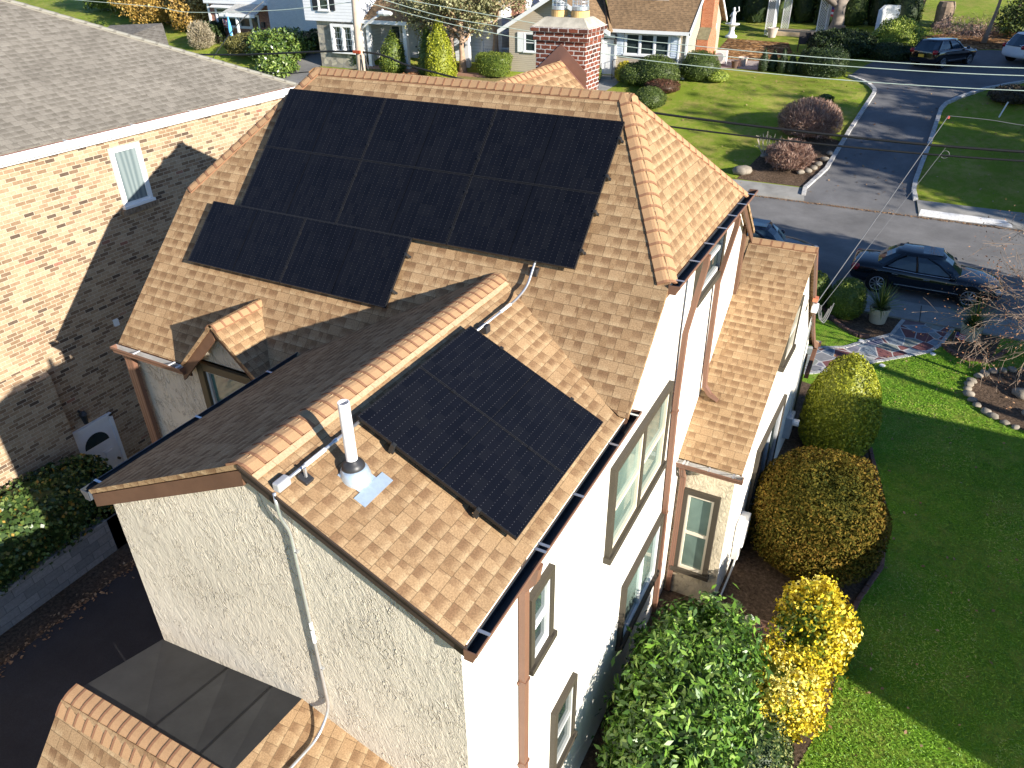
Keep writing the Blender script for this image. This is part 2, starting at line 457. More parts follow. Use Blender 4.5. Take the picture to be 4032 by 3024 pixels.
    def build(s, name, mats, parent=None, base=None, smooth=False, bevel=0, sub=0, tag=None, weld=False, normals=True):
        if not isinstance(mats, (list, tuple)): mats = [mats]
        org = ORG[parent.name] if parent is not None else (Vector((base[0], base[1], base[2] + H)) if base is not None else None)
        if org is None:
            a = np.array(s.v); org = Vector(((a[:, 0].min() + a[:, 0].max()) / 2, (a[:, 1].min() + a[:, 1].max()) / 2, a[:, 2].min() + H))
        me = bpy.data.meshes.new(name)
        vs = [(x - org.x, y - org.y, z + H - org.z) for x, y, z in s.v]
        me.from_pydata(vs, [], s.f)
        for mt in mats: me.materials.append(mt)
        me.polygons.foreach_set("material_index", s.m)
        if s.r:
            at = me.attributes.new("rnd", 'FLOAT', 'POINT')
            at.data.foreach_set("value", [s.r.get(i, 0.0) for i in range(len(s.v))])
        if weld or normals:
            bm = bmesh.new(); bm.from_mesh(me)
            if weld: bmesh.ops.remove_doubles(bm, verts=bm.verts, dist=1e-5)
            if normals: bmesh.ops.recalc_face_normals(bm, faces=bm.faces)
            bm.to_mesh(me); bm.free()
        me.update()
        face_uv(me)
        if smooth: me.polygons.foreach_set("use_smooth", [True] * len(me.polygons))
        o = bpy.data.objects.new(name, me)
        C.objects.link(o)
        if parent is not None: o.parent = parent
        else: o.location = org
        ORG[o.name] = org
        if bevel:
            md = o.modifiers.new("bevel", 'BEVEL'); md.width = bevel; md.segments = 2; md.limit_method = 'ANGLE'
        if sub:
            md = o.modifiers.new("sub", 'SUBSURF'); md.levels = sub; md.render_levels = sub
        if tag: setp(o, *tag)
        return o
def copy_tree(o, delta=None, loc=None, rotz=0, label=None, scale=1):
    def cp(x, par):
        c = x.copy(); C.objects.link(c)
        if par is not None: c.parent = par
        for ch in x.children: cp(ch, c)
        return c
    r = cp(o, None)
    if delta is not None: r.location = o.location + Vector(delta)
    if loc is not None: r.location = (loc[0], loc[1], loc[2] + H)
    r.rotation_euler = (0, 0, rotz); r.scale = (scale,) * 3
    ORG[r.name] = Vector(r.location)
    if label: r["label"] = label
    return r

def G(x, y):            # the ground: level garden and street, bank beyond the street, then a gentle rise
    if y < 22: return -11.35
    if y < 25: return -11.35 + .25 * (y - 22) / 3
    if y < 37: return -11.1
    if y < 48: return -11.0 + .28 * (y - 37)
    return -7.92 + .1 * (y - 48)
YB = (22, 25, 36.95, 37, 48)
def sheet(name, poly, dz, mat, tag=None, kind='structure', thick=0):
    bm = bmesh.new()
    vs = [bm.verts.new((x, y, 0)) for x, y in poly]
    bm.faces.new(vs)
    for yb in YB:
        bmesh.ops.bisect_plane(bm, geom=bm.verts[:] + bm.edges[:] + bm.faces[:], plane_co=(0, yb, 0), plane_no=(0, 1, 0))
    bmesh.ops.triangulate(bm, faces=[f for f in bm.faces if len(f.verts) > 4])
    for v in bm.verts: v.co.z = G(v.co.x, v.co.y) + dz
    mb = MB()
    bm.verts.ensure_lookup_table()
    vv = [tuple(v.co) for v in bm.verts]
    idx = {v: i for i, v in enumerate(bm.verts)}
    fs = []
    for f in bm.faces:
        f.normal_update()
        k = [idx[v] for v in f.verts]
        fs.append(k if f.normal.z > 0 else k[::-1])
    bm.free()
    mb.raw(vv, fs)
    o = mb.build(name, mat, normals=False, tag=tag)
    if thick:
        md = o.modifiers.new("solid", 'SOLIDIFY'); md.thickness = thick; md.offset = -1
    if kind: o["kind"] = kind
    return o

# roof pieces ------------------------------------------------------
def cap_run(mb, A, B, u1, u2, wd=.15, step=.143, lift=.018, seg=3):
    # overlapping cap shingles from A (low / start) to B; u1,u2: unit vectors down each roof plane
    A, B, u1, u2 = map(Vector, (A, B, u1, u2))
    L = (B - A).length; t = (B - A) / L
    up = -(u1 + u2); up = (up - t * up.dot(t)).normalized()
    n = max(1, int(L / step)); st = L / n
    for i in range(n):
        s0 = i * st; s1 = s0 + st * 1.03; sb = s0 + st * .2
        for (a, b, h0, h1, rn) in ((s0, sb, lift + .009, lift + .007, 1.0), (sb, s1, lift + .007, lift - .001, 0.0)):
            rows = []
            for q, h in ((a, h0), (b, h1)):
                o = A + t * q + up * h
                pts = [o + u1 * wd, o + u1 * wd * .5 + up * .003, o + u1 * .045 - up * .004, o + u2 * .045 - up * .004, o + u2 * wd * .5 + up * .003, o + u2 * wd]
                rows.append(pts)
            for j in range(5):
                mb.face([rows[0][j], rows[0][j + 1], rows[1][j + 1], rows[1][j]], 0, rn)
        o = A + t * s0 + up * (lift + .009)      # butt edge of the cap
        lo = A + t * s0
        pt = [o + u1 * wd, o + u1 * .045 - up * .004, o + u2 * .045 - up * .004, o + u2 * wd]
        pb = [lo + u1 * wd, lo + u1 * .045, lo + u2 * .045, lo + u2 * wd]
        for j in range(3): mb.face([pb[j], pb[j + 1], pt[j + 1], pt[j]], 0, 1.0)
    for k in (u1, u2):                            # outer edges down to the roof
        mb.face([A + k * wd, B + k * wd, B + k * wd + up * lift, A + k * wd + up * lift], 0, 1.0)

def gutter(parent, A, B, out, inside=GUTDARK, straps=(), ends=True, wd=.115, ht=.115, strapmat=GALV, col=BROWN):
    # A,B: points on the roof edge line (top back of the gutter); out: unit vector away from the wall
    A, B, out = map(Vector, (A, B, out)); z = Vector((0, 0, 1)); t = .007
    outer = [(0, 0), (0, -ht), (wd * .68, -ht), (wd * .74, -ht * .62), (wd, -ht * .25), (wd, .004)]
    inner = [(wd - t * 1.6, .004), (wd - t * 1.6, -ht * .23), (wd * .7, -ht * .6), (wd * .64, -ht + t), (t, -ht + t), (t, 0)]
    prof = outer + inner; mats = [0] * 6 + [1] * 5 + [0]
    mb = MB(); mb.extrude(prof, A, B, out, z, mats)
    d = (B - A).normalized()
    if ends:
        for P, q in ((A, d), (B, -d)):
            mb.extrude([outer[0], outer[1], outer[2], outer[3], outer[4], outer[5]], P - q * .004, P + q * .006, out, z, 0)
    g = mb.build("gutter", [col, inside], parent)
    if straps:
        for s_ in straps:
            sb = MB(); P = A + (B - A) * s_
            sb.obox(P - d * .016 + z * .006, d * .032, out * wd, z * .006)
            sb.build("gutter_strap", strapmat, g)
    return g
def downspout(parent, path, a=.05, b=.038, side=(0, 1, 0), out=(1, 0, 0), straps=(), name="downspout"):
    # rectangular ribbed pipe following a path
    P = [Vector(p) for p in path]; side = Vector(side).normalized(); out = Vector(out).normalized()
    k = []
    for i in range(7):
        f = -1 + 2 * i / 6
        k.append((a * f, b * (1.0 if i % 2 else .84)))
    prof = [(-a, -b)] + k + [(a, -b)]
    mb = MB(); n = len(prof); i0 = 0
    for q, p in enumerate(P):
        t = (P[min(q + 1, len(P) - 1)] - P[max(q - 1, 0)]).normalized()
        o = (out - t * out.dot(t))
        o = o.normalized() if o.length > .2 else Vector((0, 0, 1))
        sd = t.cross(o)
        if sd.dot(side) < 0: sd = -sd
        for x, y in prof: mb.v.append(tuple(p + sd * x + o * y))
    for q in range(len(P) - 1):
        for j in range(n):
            mb.f.append([q * n + j, q * n + (j + 1) % n, (q + 1) * n + (j + 1) % n, (q + 1) * n + j]); mb.m.append(0)
    mb.f.append(list(range(n))[::-1]); mb.m.append(0); mb.f.append([(len(P) - 1) * n + j for j in range(n)]); mb.m.append(0)
    d = mb.build(name, BROWN, parent)
    for zz in straps:
        for q in range(len(P) - 1):
            if P[q].z >= zz >= P[q + 1].z:
                f = (P[q].z - zz) / (P[q].z - P[q + 1].z); p = P[q].lerp(P[q + 1], f)
                sb = MB(); sb.obox(p - side * (a + .035) - out * b - V(0, 0, .02), side * (2 * a + .07), out * .008, V(0, 0, .04))
                sb.obox(p - side * (a + .006) - out * b - V(0, 0, .02), side * (2 * a + .012), out * (2 * b + .008), V(0, 0, .04))
                sb.build("pipe_strap", BROWN, d)
    return d

def window(parent, o, u, n, wd, ht, trim=OLIVE, sash=SASHC, pane=GLG, tw=.11, dp=.075, units=1, style='double', slider=False, curtain=None, name="window"):
    # o: lower-left outer corner of the casing on the wall, u along the wall, n out of the wall
    o, u, n = Vector(o), Vector(u).normalized(), Vector(n).normalized(); z = Vector((0, 0, 1))
    mb = MB()
    def bar(a0, a1, b0, b1, d0, d1, M): M.obox(o + u * a0 + z * b0 + n * d0, u * (a1 - a0), z * (b1 - b0), n * (d1 - d0))
    bar(0, tw, 0, ht, 0, dp, mb); bar(wd - tw, wd, 0, ht, 0, dp, mb)
    bar(tw, wd - tw, ht - tw, ht, 0, dp - .002, mb)
    if tw > .02: bar(-.03, wd + .03, -.02, tw * .75, 0, dp + .035, mb)
    iw = (wd - 2 * tw); mull = tw * .9
    uw = (iw - mull * (units - 1)) / units
    for k in range(1, units): bar(tw + k * uw + (k - 1) * mull, tw + k * (uw + mull), tw * .75, ht - tw, 0, dp - .004, mb)
    win = mb.build(name, trim, parent, bevel=.004)
    b0, b1 = tw * .75 if tw > .02 else 0, ht - tw
    for k in range(units):
        a0 = tw + k * (uw + mull); a1 = a0 + uw
        sb = MB(); s = .045
        bar(a0, a0 + s, b0, b1, .002, .05, sb); bar(a1 - s, a1, b0, b1, .002, .05, sb)
        bar(a0 + s, a1 - s, b0, b0 + s * 1.3, .002, .05, sb); bar(a0 + s, a1 - s, b1 - s, b1, .002, .05, sb)
        if style == 'double':
            if slider: mid = (a0 + a1) / 2; bar(mid - s * .6, mid + s * .6, b0 + s, b1 - s, .002, .046, sb)
            else: mid = (b0 + b1) / 2; bar(a0 + s, a1 - s, mid - s * .6, mid + s * .6, .002, .046, sb)
        elif style == 'grid':
            for i in range(1, 3): x = a0 + (a1 - a0) * i / 3; bar(x - .01, x + .01, b0 + s, b1 - s, .004, .03, sb)
            for i in range(1, 4): y = b0 + (b1 - b0) * i / 4; bar(a0 + s, a1 - s, y - (.02 if i == 2 else .01), y + (.02 if i == 2 else .01), .003, .034, sb)
        sb.build("sash", sash, win)
        pb = MB(); pb.face([o + u * x + z * y + n * .012 for x, y in ((a0, b0), (a1, b0), (a1, b1), (a0, b1))])
        pb.build("pane", pane if curtain is None else curtain, win, normals=False)
    return win

# ------------------------------------------------------------------ the tan-roofed house
house = thing("house", "cream stucco house with tan shingle roof and black solar panels, filling the middle", "house", (-5, 8, -11.35))
XR = -2.35
S2 = math.sqrt(.5)
# walls
mb = MB()
zb = -11.45
yf = 3.45; xl = -6.75
# front gable wall of the rear wing, facing the drone
def wingz(x): return -3.857 - .488 * abs(x + 4.45) - .075
mb.face([(xl, yf, zb), (XR, yf, zb), (XR, yf, wingz(XR)), (-4.45, yf, wingz(-4.45)), (xl, yf, wingz(xl))])
mb.build("front_wall", STUC, house, normals=False)
mb = MB()
def mainz(y): return -1.86 - abs(y - 10.0) - .07
ym0 = 6.5; ym1 = 13.5
def sidepoly(x):
    p = [(x, yf, zb), (x, ym1, zb), (x, ym1, mainz(ym1))]
    p += [(x, 11.7, -3.68), (x, 8.3, -3.68)]
    return p
pr = [(XR, yf, zb), (XR, ym1 - .2, zb), (XR, ym1 - .2, -4.5), (XR, 12.25, -3.68), (XR, 8.28, -3.66), (XR, 7.0, -4.94), (XR, yf, -4.96)]
mb.face(pr)
mb.build("side_wall", STUCLIT, house, normals=False)
mb = MB()
mb.face([(-10.42, ym0, zb), (xl, ym0, zb), (xl, ym0, mainz(ym0)), (-10.42, ym0, mainz(ym0))])       # wall under the left eave
mb.face([(-10.42, ym1, zb), (-10.42, ym0, zb), (-10.42, ym0, mainz(ym0)), (-10.42, 8.3, -3.68), (-10.42, 12.1, -3.68), (-10.42, ym1, -4.68)])
mb.face([(xl, ym0, zb), (xl, yf, zb), (xl, yf, wingz(xl)), (xl, ym0, wingz(xl))])
mb.face([(XR, ym1, zb), (-10.42, ym1, zb), (-10.42, ym1, -4.68), (XR, ym1, -4.68)])
mb.build("rear_wall", STUC, house, normals=False)
# main roof
mb = MB()
RL, RR = V(-8.86, 10.0, -1.86), V(-3.50, 10.0, -1.86)
LF, LB = V(-10.46, 8.28, -3.58), V(-10.46, 12.2, -3.58)
HF, HB = V(-2.2, 8.22, -3.64), V(-2.2, 12.28, -3.645)
mb.slab([RL, LF, (-10.46, 6.3, -5.56), (-8.93, 6.3, -5.56), (-8.9, 6.46, -5.40), (-8.09, 7.12, -4.74), (-7.4, 6.5, -5.36), (-7.36, 6.3, -5.56), (-6.1, 6.3, -5.56), (-4.45, 7.8, -4.06), (-2.3, 6.98, -4.88), (-2.2, 6.98, -4.88), HF, RR], .06)
mb.slab([RL, RR, HB, (-2.2, 13.7, -4.757), (-10.46, 13.7, -4.757), LB], .06)
mb.slab([RR, HF, HB], .06)
mb.slab([RL, LB, LF], .06)
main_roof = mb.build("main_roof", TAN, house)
mb = MB()
d1, d2 = V(0, -S2, -S2), V(0, S2, -S2)
cap_run(mb, RR + V(.05, 0, 0), RL, d1, d2, .155, .145)
def perp_down(A, B, n):     # in-plane unit vector pointing down from line AB in plane with normal n
    t = (Vector(B) - Vector(A)).normalized(); k = Vector(n).cross(t).normalized()
    return k if k.z < 0 else -k
nF, nB = V(0, -S2, S2), V(0, .783, 1).normalized()
nR = (HF - RR).cross(HB - RR).normalized()
nL = (LB - RL).cross(LF - RL).normalized()
def pd(A, B, n, inward):
    t = (B - A).normalized(); k = n.cross(t).normalized()
    return k if k.dot(inward) > 0 else -k
cap_run(mb, HF, RR, pd(HF, RR, nF, V(-1, 0, 0)), pd(HF, RR, nR, V(0, 1, 0)), .17, .17)
cap_run(mb, HB, RR, pd(HB, RR, nB, V(-1, 0, 0)), pd(HB, RR, nR, V(0, -1, 0)), .16, .17)
cap_run(mb, LF, RL, pd(LF, RL, nF, V(1, 0, 0)), pd(LF, RL, nL, V(0, 1, 0)), .17, .19)
cap_run(mb, LB, RL, pd(LB, RL, nB, V(1, 0, 0)), pd(LB, RL, nL, V(0, -1, 0)), .16, .17)
mb.build("ridge_cap", CAP, main_roof, normals=False)
# fascia and rake boards
mb = MB()
mb.obox((-10.44, 6.34, -5.78), (1.5, 0, 0), (0, .03, 0), (0, 0, .2)); mb.build("fascia_board", BROWNW, house); mb = MB()
mb.obox((-2.245, 6.99, -4.99), (.03, 0, 0), (0, 1.26, 1.26), (0, -.06, -.14 + .06)); mb.build("fascia_board", BROWNW, house); mb = MB()
mb.obox((-2.26, 8.2, -3.87), (.03, 0, 0), (0, 4.1, 0), (0, 0, .17)); mb.build("fascia_board", BROWNW, house); mb = MB()
mb.obox((-2.245, 12.28, -3.76), (.03, 0, 0), (0, 1.4, -1.096), (0, 0, -.14)); mb.build("fascia_board", BROWNW, house); mb = MB()
mb.obox((-2.36, 13.3, -4.6), (.07, 0, 0), (0, .16, 0), (0, 0, -1.6))
mb.build("fascia_board", BROWNW, house)
# wing roof
mb = MB()
mb.slab([(-4.45, 3.36, -3.857), (-2.25, 3.36, -4.93), (-2.25, 7.05, -4.93), (-4.45, 8.1, -3.857)], .05)
mb.slab([(-4.45, 3.36, -3.857), (-4.45, 8.1, -3.857), (-6.95, 6.9, -5.077), (-6.95, 3.36, -5.077)], .05)
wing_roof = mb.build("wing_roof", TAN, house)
mb = MB()
cw, sw = math.cos(math.radians(26)), math.sin(math.radians(26))
cap_run(mb, V(-4.45, 3.36, -3.857), V(-4.45, 8.06, -3.857), V(-cw, 0, -sw), V(cw, 0, -sw), .17, .155)
mb.build("ridge_cap", CAP, wing_roof, normals=False)
mb = MB(); o_ = V(-4.45, 3.36, -3.857) + V(cw, 0, -sw) * .165 + V(sw, 0, cw) * .002; k_ = 0
while k_ < 4.5:
    d_ = random.uniform(.12, .3); mb.obox(o_ + V(0, k_, 0), (cw * random.uniform(.05, .066), 0, -sw * .058), (0, min(d_, 4.6 - k_) - .004, 0), V(sw, 0, cw) * .009); k_ += d_
mb.build("starter_course", plain("pale_shingle_edge", (.52, .38, .23), .9, .15, 0, .2, 40), wing_roof)
# front rake boards of the wing
mb = MB()
mb.obox((-4.45, 3.37, -3.93), (-2.48, 0, -1.21), (0, .07, 0), (0, 0, -.17))
mb.build("rake_board", BROWNW, house)
mb = MB()
mb.obox((-4.45, 3.37, -3.92), (2.2, 0, -1.073), (0, .045, 0), (0, 0, -.10))
mb.build("rake_board", DARKW, house)
mb = MB()     # drip edge
mb.obox((-4.45, 3.345, -3.862), (2.22, 0, -1.083), (0, .02, 0), (0, 0, -.03))
mb.build("drip_edge", DARKW, house)
# gutters
gutter(house, (-2.25, 3.34, -4.95), (-2.25, 7.3, -4.95), (1, 0, 0), GUTDARK, (.055, .325, .345, .55, .8, .97), wd=.125)
gutter(house, (-6.95, 3.34, -5.10), (-6.95, 6.85, -5.10), (-1, 0, 0), GUTDARK, (.05, .45, .8), col=plain("blue_black_gutter", (.06, .07, .085), .4, .5))
gutter(house, (-10.5, 6.29, -5.57), (-8.93, 6.29, -5.57), (0, -1, 0), GUTLIGHT, (.35, .85, .95), wd=.12, strapmat=WHITE)
gutter(house, (-2.2, 8.16, -3.66), (-2.2, 12.5, -3.66), (1, 0, 0), GUTDARK, (.04, .2, .36, .52, .66, .8, .93), wd=.14)
# downspouts on the sunny side wall
downspout(house, [(-2.17, 4.55, -5.06), (-2.2, 4.55, -5.25), (-2.3, 4.52, -5.4), (-2.3, 4.5, -11.3)], straps=(-6.75, -8.2))
downspout(house, [(-2.1, 9.6, -3.77), (-2.1, 9.6, -3.9), (-2.27, 9.62, -5.0), (-2.29, 9.66, -6.2), (-2.29, 9.9, -9.0), (-2.29, 10.05, -11.3)], straps=(-6.4, -8.6))
downspout(house, [(-2.1, 11.35, -3.77), (-2.1, 11.35, -3.9), (-2.27, 11.4, -4.9), (-2.29, 11.55, -6.6), (-2.27, 11.55, -6.95), (-2.16, 11.55, -7.1), (-2.0, 11.5, -7.16)])
downspout(house, [(-10.44, 6.36, -5.7), (-10.44, 6.4, -5.9), (-10.44, 6.42, -11.3)], a=.095, side=(1, 0, 0), out=(0, -1, 0))
# windows of the sunny wall
WN = (1, 0, 0)
window(house, (XR, 6.95, -7.2), (0, 1, 0), WN, 2.37, 1.55, units=2, pane=GLG)
window(house, (XR, 4.64, -6.76), (0, 1, 0), WN, .56, 1.08, tw=.085, sash=WHITE, pane=GL)
window(house, (XR, 5.34, -9.74), (0, 1, 0), WN, .7, 1.33, tw=.09, pane=GL, sash=plain("grey_sash", (.5, .5, .46), .5))
window(house, (XR, 7.88, -9.98), (0, 1, 0), WN, 1.9, 1.42, slider=True, sash=WHITE, pane=GLG)
window(house, (XR, 10.08, -4.76), (0, 1, 0), WN, 1.5, .98, pane=GL, sash=plain("pale_grey_sash", (.6, .6, .57), .5))
# left window under the dormer
window(house, (-8.86, ym0, -7.0), (1, 0, 0), (0, -1, 0), 1.14, 1.47, trim=BLACKOL, sash=plain("grey_white_sash", (.5, .5, .48), .5), pane=GLB, tw=.13, dp=.1, style='single')
# dormer
mb = MB()
mb.slab([(-8.09, 6.22, -4.65), (-8.09, 7.25, -4.65), (-7.38, 6.5, -5.36), (-7.38, 6.22, -5.36)], .045)
mb.slab([(-8.09, 6.22, -4.65), (-8.95, 6.22, -5.51), (-8.95, 6.38, -5.51), (-8.09, 7.25, -4.65)], .045)
dormer = mb.build("dormer_roof", TAN, house)
mb = MB(); cap_run(mb, V(-8.09, 6.22, -4.65), V(-8.09, 7.22, -4.65), V(-S2, 0, -S2), V(S2, 0, -S2), .15, .155); mb.build("ridge_cap", CAP, dormer, normals=False)
mb = MB(); mb.obox((-8.1, 6.25, -4.72), (-.9, 0, -.9), (0, .05, 0), (0, 0, -.2)); mb.obox((-8.08, 6.25, -4.73), (.72, 0, -.72), (0, .05, 0), (0, 0, -.12)); mb.build("rake_board", BROWNW, dormer)
mb = MB(); mb.face([(-8.98, ym0 - .03, -5.6), (-7.3, ym0 - .03, -5.6), (-8.09, ym0 - .03, -4.72)]); mb.face([(-8.9, ym0 - .03, -5.62), (-8.9, ym0 - .03, -5.5), (-7.36, ym0 - .03, -5.5), (-7.36, ym0 - .03, -5.62)]); mb.build("dormer_gable", STUC, dormer, normals=False)
# chimney with its cricket roof behind the ridge
mb = MB()
mb.slab([(-5.86, 9.9, -1.97), (-5.86, 12.95, -1.97), (-4.2, 12.95, -3.46), (-4.2, 9.9, -3.46)], .05)
mb.slab([(-5.86, 9.9, -1.97), (-7.5, 9.9, -3.45), (-7.5, 12.95, -3.45), (-5.86, 12.95, -1.97)], .05)
cricket = mb.build("chimney_gable_roof", TAN, house)
mb = MB(); c4, s4 = math.cos(math.radians(42)), math.sin(math.radians(42))
cap_run(mb, V(-5.86, 10.1, -1.97), V(-5.86, 12.93, -1.97), V(-c4, 0, -s4), V(c4, 0, -s4), .15, .16); mb.build("ridge_cap", CAP, cricket, normals=False)
mb = MB(); mb.face([(-7.4, 12.9, -3.5), (-4.3, 12.9, -3.5), (-5.86, 12.9, -2.03)]); mb.face([(-4.3, 12.9, -3.5), (-7.4, 12.9, -3.5), (-7.4, 12.9, -6), (-4.3, 12.9, -6)]); mb.build("gable_wall", STUC, cricket, normals=False)
mb = MB()
mb.box(-6.36, -5.40, 12.97, 13.66, -8, -1.46)
mb.box(-6.40, -5.36, 12.93, 13.70, -1.66, -1.515); mb.box(-6.44, -5.32, 12.89, 13.74, -1.517, -1.44)
chim = mb.build("chimney", REDBRICK, house, bevel=.006)
mb = MB()
vs = [(-6.42, 12.91, -1.44), (-5.34, 12.91, -1.44), (-5.34, 13.72, -1.44), (-6.42, 13.72, -1.44), (-6.24, 13.08, -1.30), (-5.5, 13.08, -1.30), (-5.5, 13.52, -1.30), (-6.24, 13.52, -1.30)]
mb.raw(vs, [(0, 1, 5, 4), (1, 2, 6, 5), (2, 3, 7, 6), (3, 0, 4, 7), (4, 5, 6, 7)]); mb.build("mortar_crown", CROWNM, chim)
for cx, sc in ((-6.06, 1.0), (-5.66, 1.12)):
    mb = MB(); r = .145 * sc
    mb.lathe((cx, 13.3, -1.31), [(r, 0), (r, .11), (r - .02, .11), (r - .02, .05), (0, .05)], 24); mb.build("flue_pot", CLAY, chim, smooth=False)
    mb = MB(); r = .125 * sc
    mb.lathe((cx, 13.3, -1.19), [(r + .012, 0), (r + .012, .06), (r, .06), (r, .01)], 20)
    for i in range(12):
        a = i * math.pi / 6; mb.tube([(cx + r * math.cos(a), 13.3 + r * math.sin(a), -1.18), (cx + r * math.cos(a), 13.3 + r * math.sin(a), -.92)], .006, 5)
    for k in range(4): mb.tube([(cx + r * math.cos(t / 10 * math.pi), 13.3 + r * math.sin(t / 10 * math.pi), -1.11 + .05 * k) for t in range(21)], .005, 4)
    mb.lathe((cx, 13.3, -.92), [(r + .07, 0), (r + .08, .015), (.02, .06), (0, .06)], 20); mb.build("flue_cage", GALV, chim)
mb = MB()
for sx in (-1, 1):
    e = .50 if sx > 0 else .62
    A = V(-5.86, 12.955, -1.70); B = V(-5.86 + sx * e, 12.955, -1.70 - e * .9)
    mb.obox(A, B - A, (0, .012, 0), (0, 0, -.34)); mb.obox(A + V(0, -.03, -.26), B - A, (0, .03, 0), (0, 0, -.015))
    mb.obox(A + V(0, -.14, -.275), B - A, (0, .15, 0), (0, 0, -.012))
mb.build("step_flashing", FLASH, chim)
# side bay with its own gable roof on the sunny side, and the flared street-side slope
def bx(y): return -1.36 + (y - 10.8) * .035
sb_ = .7365
def bz(y): return -5.12 - (14.36 - y) * sb_
flare = [(14.36, -5.12), (15.2, -6.02), (15.96, -6.86), (16.9, -7.88), (17.9, -8.75), (18.85, -9.25)]
mb = MB()
rk = lambda y: bx(y) + .125
mb.slab([(-2.36, 10.57, bz(10.57)), (rk(10.57), 10.57, bz(10.57)), (rk(14.36), 14.36, -5.12), (-2.36, 14.36, -5.12)], .05)
for (y0, z0), (y1, z1) in zip(flare[:-1], flare[1:]):
    mb.slab([(-8, y0, z0), (rk(y0), y0, z0), (rk(y1), y1, z1), (-8, y1, z1)], .05)
mb.slab([(-8, 13.7, -5.65), (-2.36, 13.7, -5.65), (-2.36, 14.36, -5.12), (-8, 14.36, -5.12)], .05)
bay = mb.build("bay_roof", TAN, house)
mb = MB()
a1 = math.atan(sb_); a2 = math.atan(1.08)
cap_run(mb, V(rk(14.36), 14.36, -5.12), V(-2.34, 14.36, -5.12), V(0, -math.cos(a1), -math.sin(a1)), V(0, math.cos(a2), -math.sin(a2)), .16, .2)
mb.build("ridge_cap", CAP, bay, normals=False)
mb = MB()
poly = [(bx(10.8), 10.8, zb), (bx(17.6), 17.6, zb), (bx(17.6), 17.6, -8.6), (bx(16.9), 16.9, -7.96), (bx(15.96), 15.96, -6.94), (bx(14.36), 14.36, -5.2), (bx(10.8), 10.8, bz(10.8) - .06)]
mb.face(poly); mb.build("bay_side_wall", STUCLIT, house, normals=False)
mb = MB(); mb.face([(XR, 10.8, zb), (bx(10.8), 10.8, zb), (bx(10.8), 10.8, bz(10.8) - .05), (XR, 10.8, bz(10.8) - .05)]); mb.build("bay_front_wall", STUCY, house, normals=False)
mb = MB(); mb.face([(bx(17.6), 17.6, zb), (-8, 17.6, zb), (-8, 17.6, -8.4), (bx(17.6), 17.6, -8.4)]); mb.build("street_wall", STUC, house, normals=False)
mb = MB()
fl = [(10.57, bz(10.57))] + flare
mb.obox((rk(10.6) - .035, 10.6, bz(10.6) - .05), (rk(14.36) - rk(10.6), 3.76, 3.76 * sb_), (.03, 0, 0), (0, 0, -.05))
for (y0, z0), (y1, z1) in zip(flare[:-1], flare[1:]):
    mb.obox((rk(y0) - .04, y0, z0 - .03), (rk(y1) - rk(y0), y1 - y0, z1 - z0), (.045, 0, 0), (0, 0, -.17))
mb.obox((rk(18.85) - .1, 17.6, -9.55), (.1, 0, 0), (0, 1.3, .2), (0, 0, -.14))
mb.build("rake_board", BROWN, bay)
mb = MB(); mb.box(-1.35, -1.12, 17.65, 18.35, zb, -9.4); mb.build("dark_porch_side", DARKW, house)  # dark block stands in for the shaded side of the porch opening
gutter(house, (-2.36, 10.56, bz(10.57) - .02), (rk(10.57) + .04, 10.56, bz(10.57) - .02), (0, -1, 0), GUTLIGHT, (.12, .17, .5, .86), wd=.13, strapmat=GALV)
gutter(house, (-8, 18.86, -9.27), (rk(18.85) + .05, 18.86, -9.27), (0, 1, 0), GUTLIGHT, ())
downspout(house, [(-2.24, 10.5, bz(10.57) - .14), (-2.24, 10.58, bz(10.57) - .35), (-2.25, 10.74, bz(10.57) - .5), (-2.25, 10.76, -11.3)], side=(1, 0, 0), out=(0, -1, 0))
window(house, (-2.22, 10.8, -10.67), (1, 0, 0), (0, -1, 0), .68, 1.99, tw=.1, pane=GLG)
sk = V(.035, 1, 0).normalized(); sn = V(1, -.035, 0).normalized()
window(house, (bx(12.6), 12.6, -10.9), sk, sn, 2.4, 2.15, units=1, slider=True, pane=GL, sash=WHITE)
window(house, (bx(13.25), 13.25, -7.25), sk, sn, 1.05, 1.17, pane=GL, sash=SASHC)
SEAM = plain("seam_tar", (.01, .01, .01), .6)
# low addition at the foot of the front wall
mx = [(-6.78, -7.45, -7.12), (-5.62, -7.30, -7.09), (-4.92, -7.20, -7.06), (-4.48, -7.14, -7.035)]
mb = MB()
for (x0, a0, b0), (x1, a1, b1) in zip(mx[:-1], mx[1:]): mb.face([(x0, 3.45, a0), (x1, 3.45, a1), (x1, 2.3, b1), (x0, 2.3, b0)])
mb.build("flat_roof_membrane", MEMB, house, normals=False)
for x, a0, b0 in mx[1:3]:
    mb = MB(); mb.face([(x - .008, 3.45, a0 + .004), (x + .008, 3.45, a0 + .004), (x + .008, 2.3, b0 + .004), (x - .008, 2.3, b0 + .004)]); mb.build("membrane_seam", SEAM, house)
mb = MB()
mb.slab([(-4.48, 3.45, -7.14), (-4.48, 1.9, -7.0), (-1.9, 1.9, -7.9), (-1.9, 3.45, -8.02)], .05)
mb.slab([(-6.8, 2.22, -7.12), (-4.4, 2.22, -7.05), (-4.0, .9, -8.55), (-6.8, .9, -8.65)], .05)
addn = mb.build("addition_roof", TAN, house)
mb = MB()
cap_run(mb, V(-6.8, 2.24, -7.125), V(-4.4, 2.24, -7.06), V(0, .96, .12).normalized(), V(0, -.66, -.75), .19, .145)
mb.build("ridge_cap", CAP, addn, normals=False)
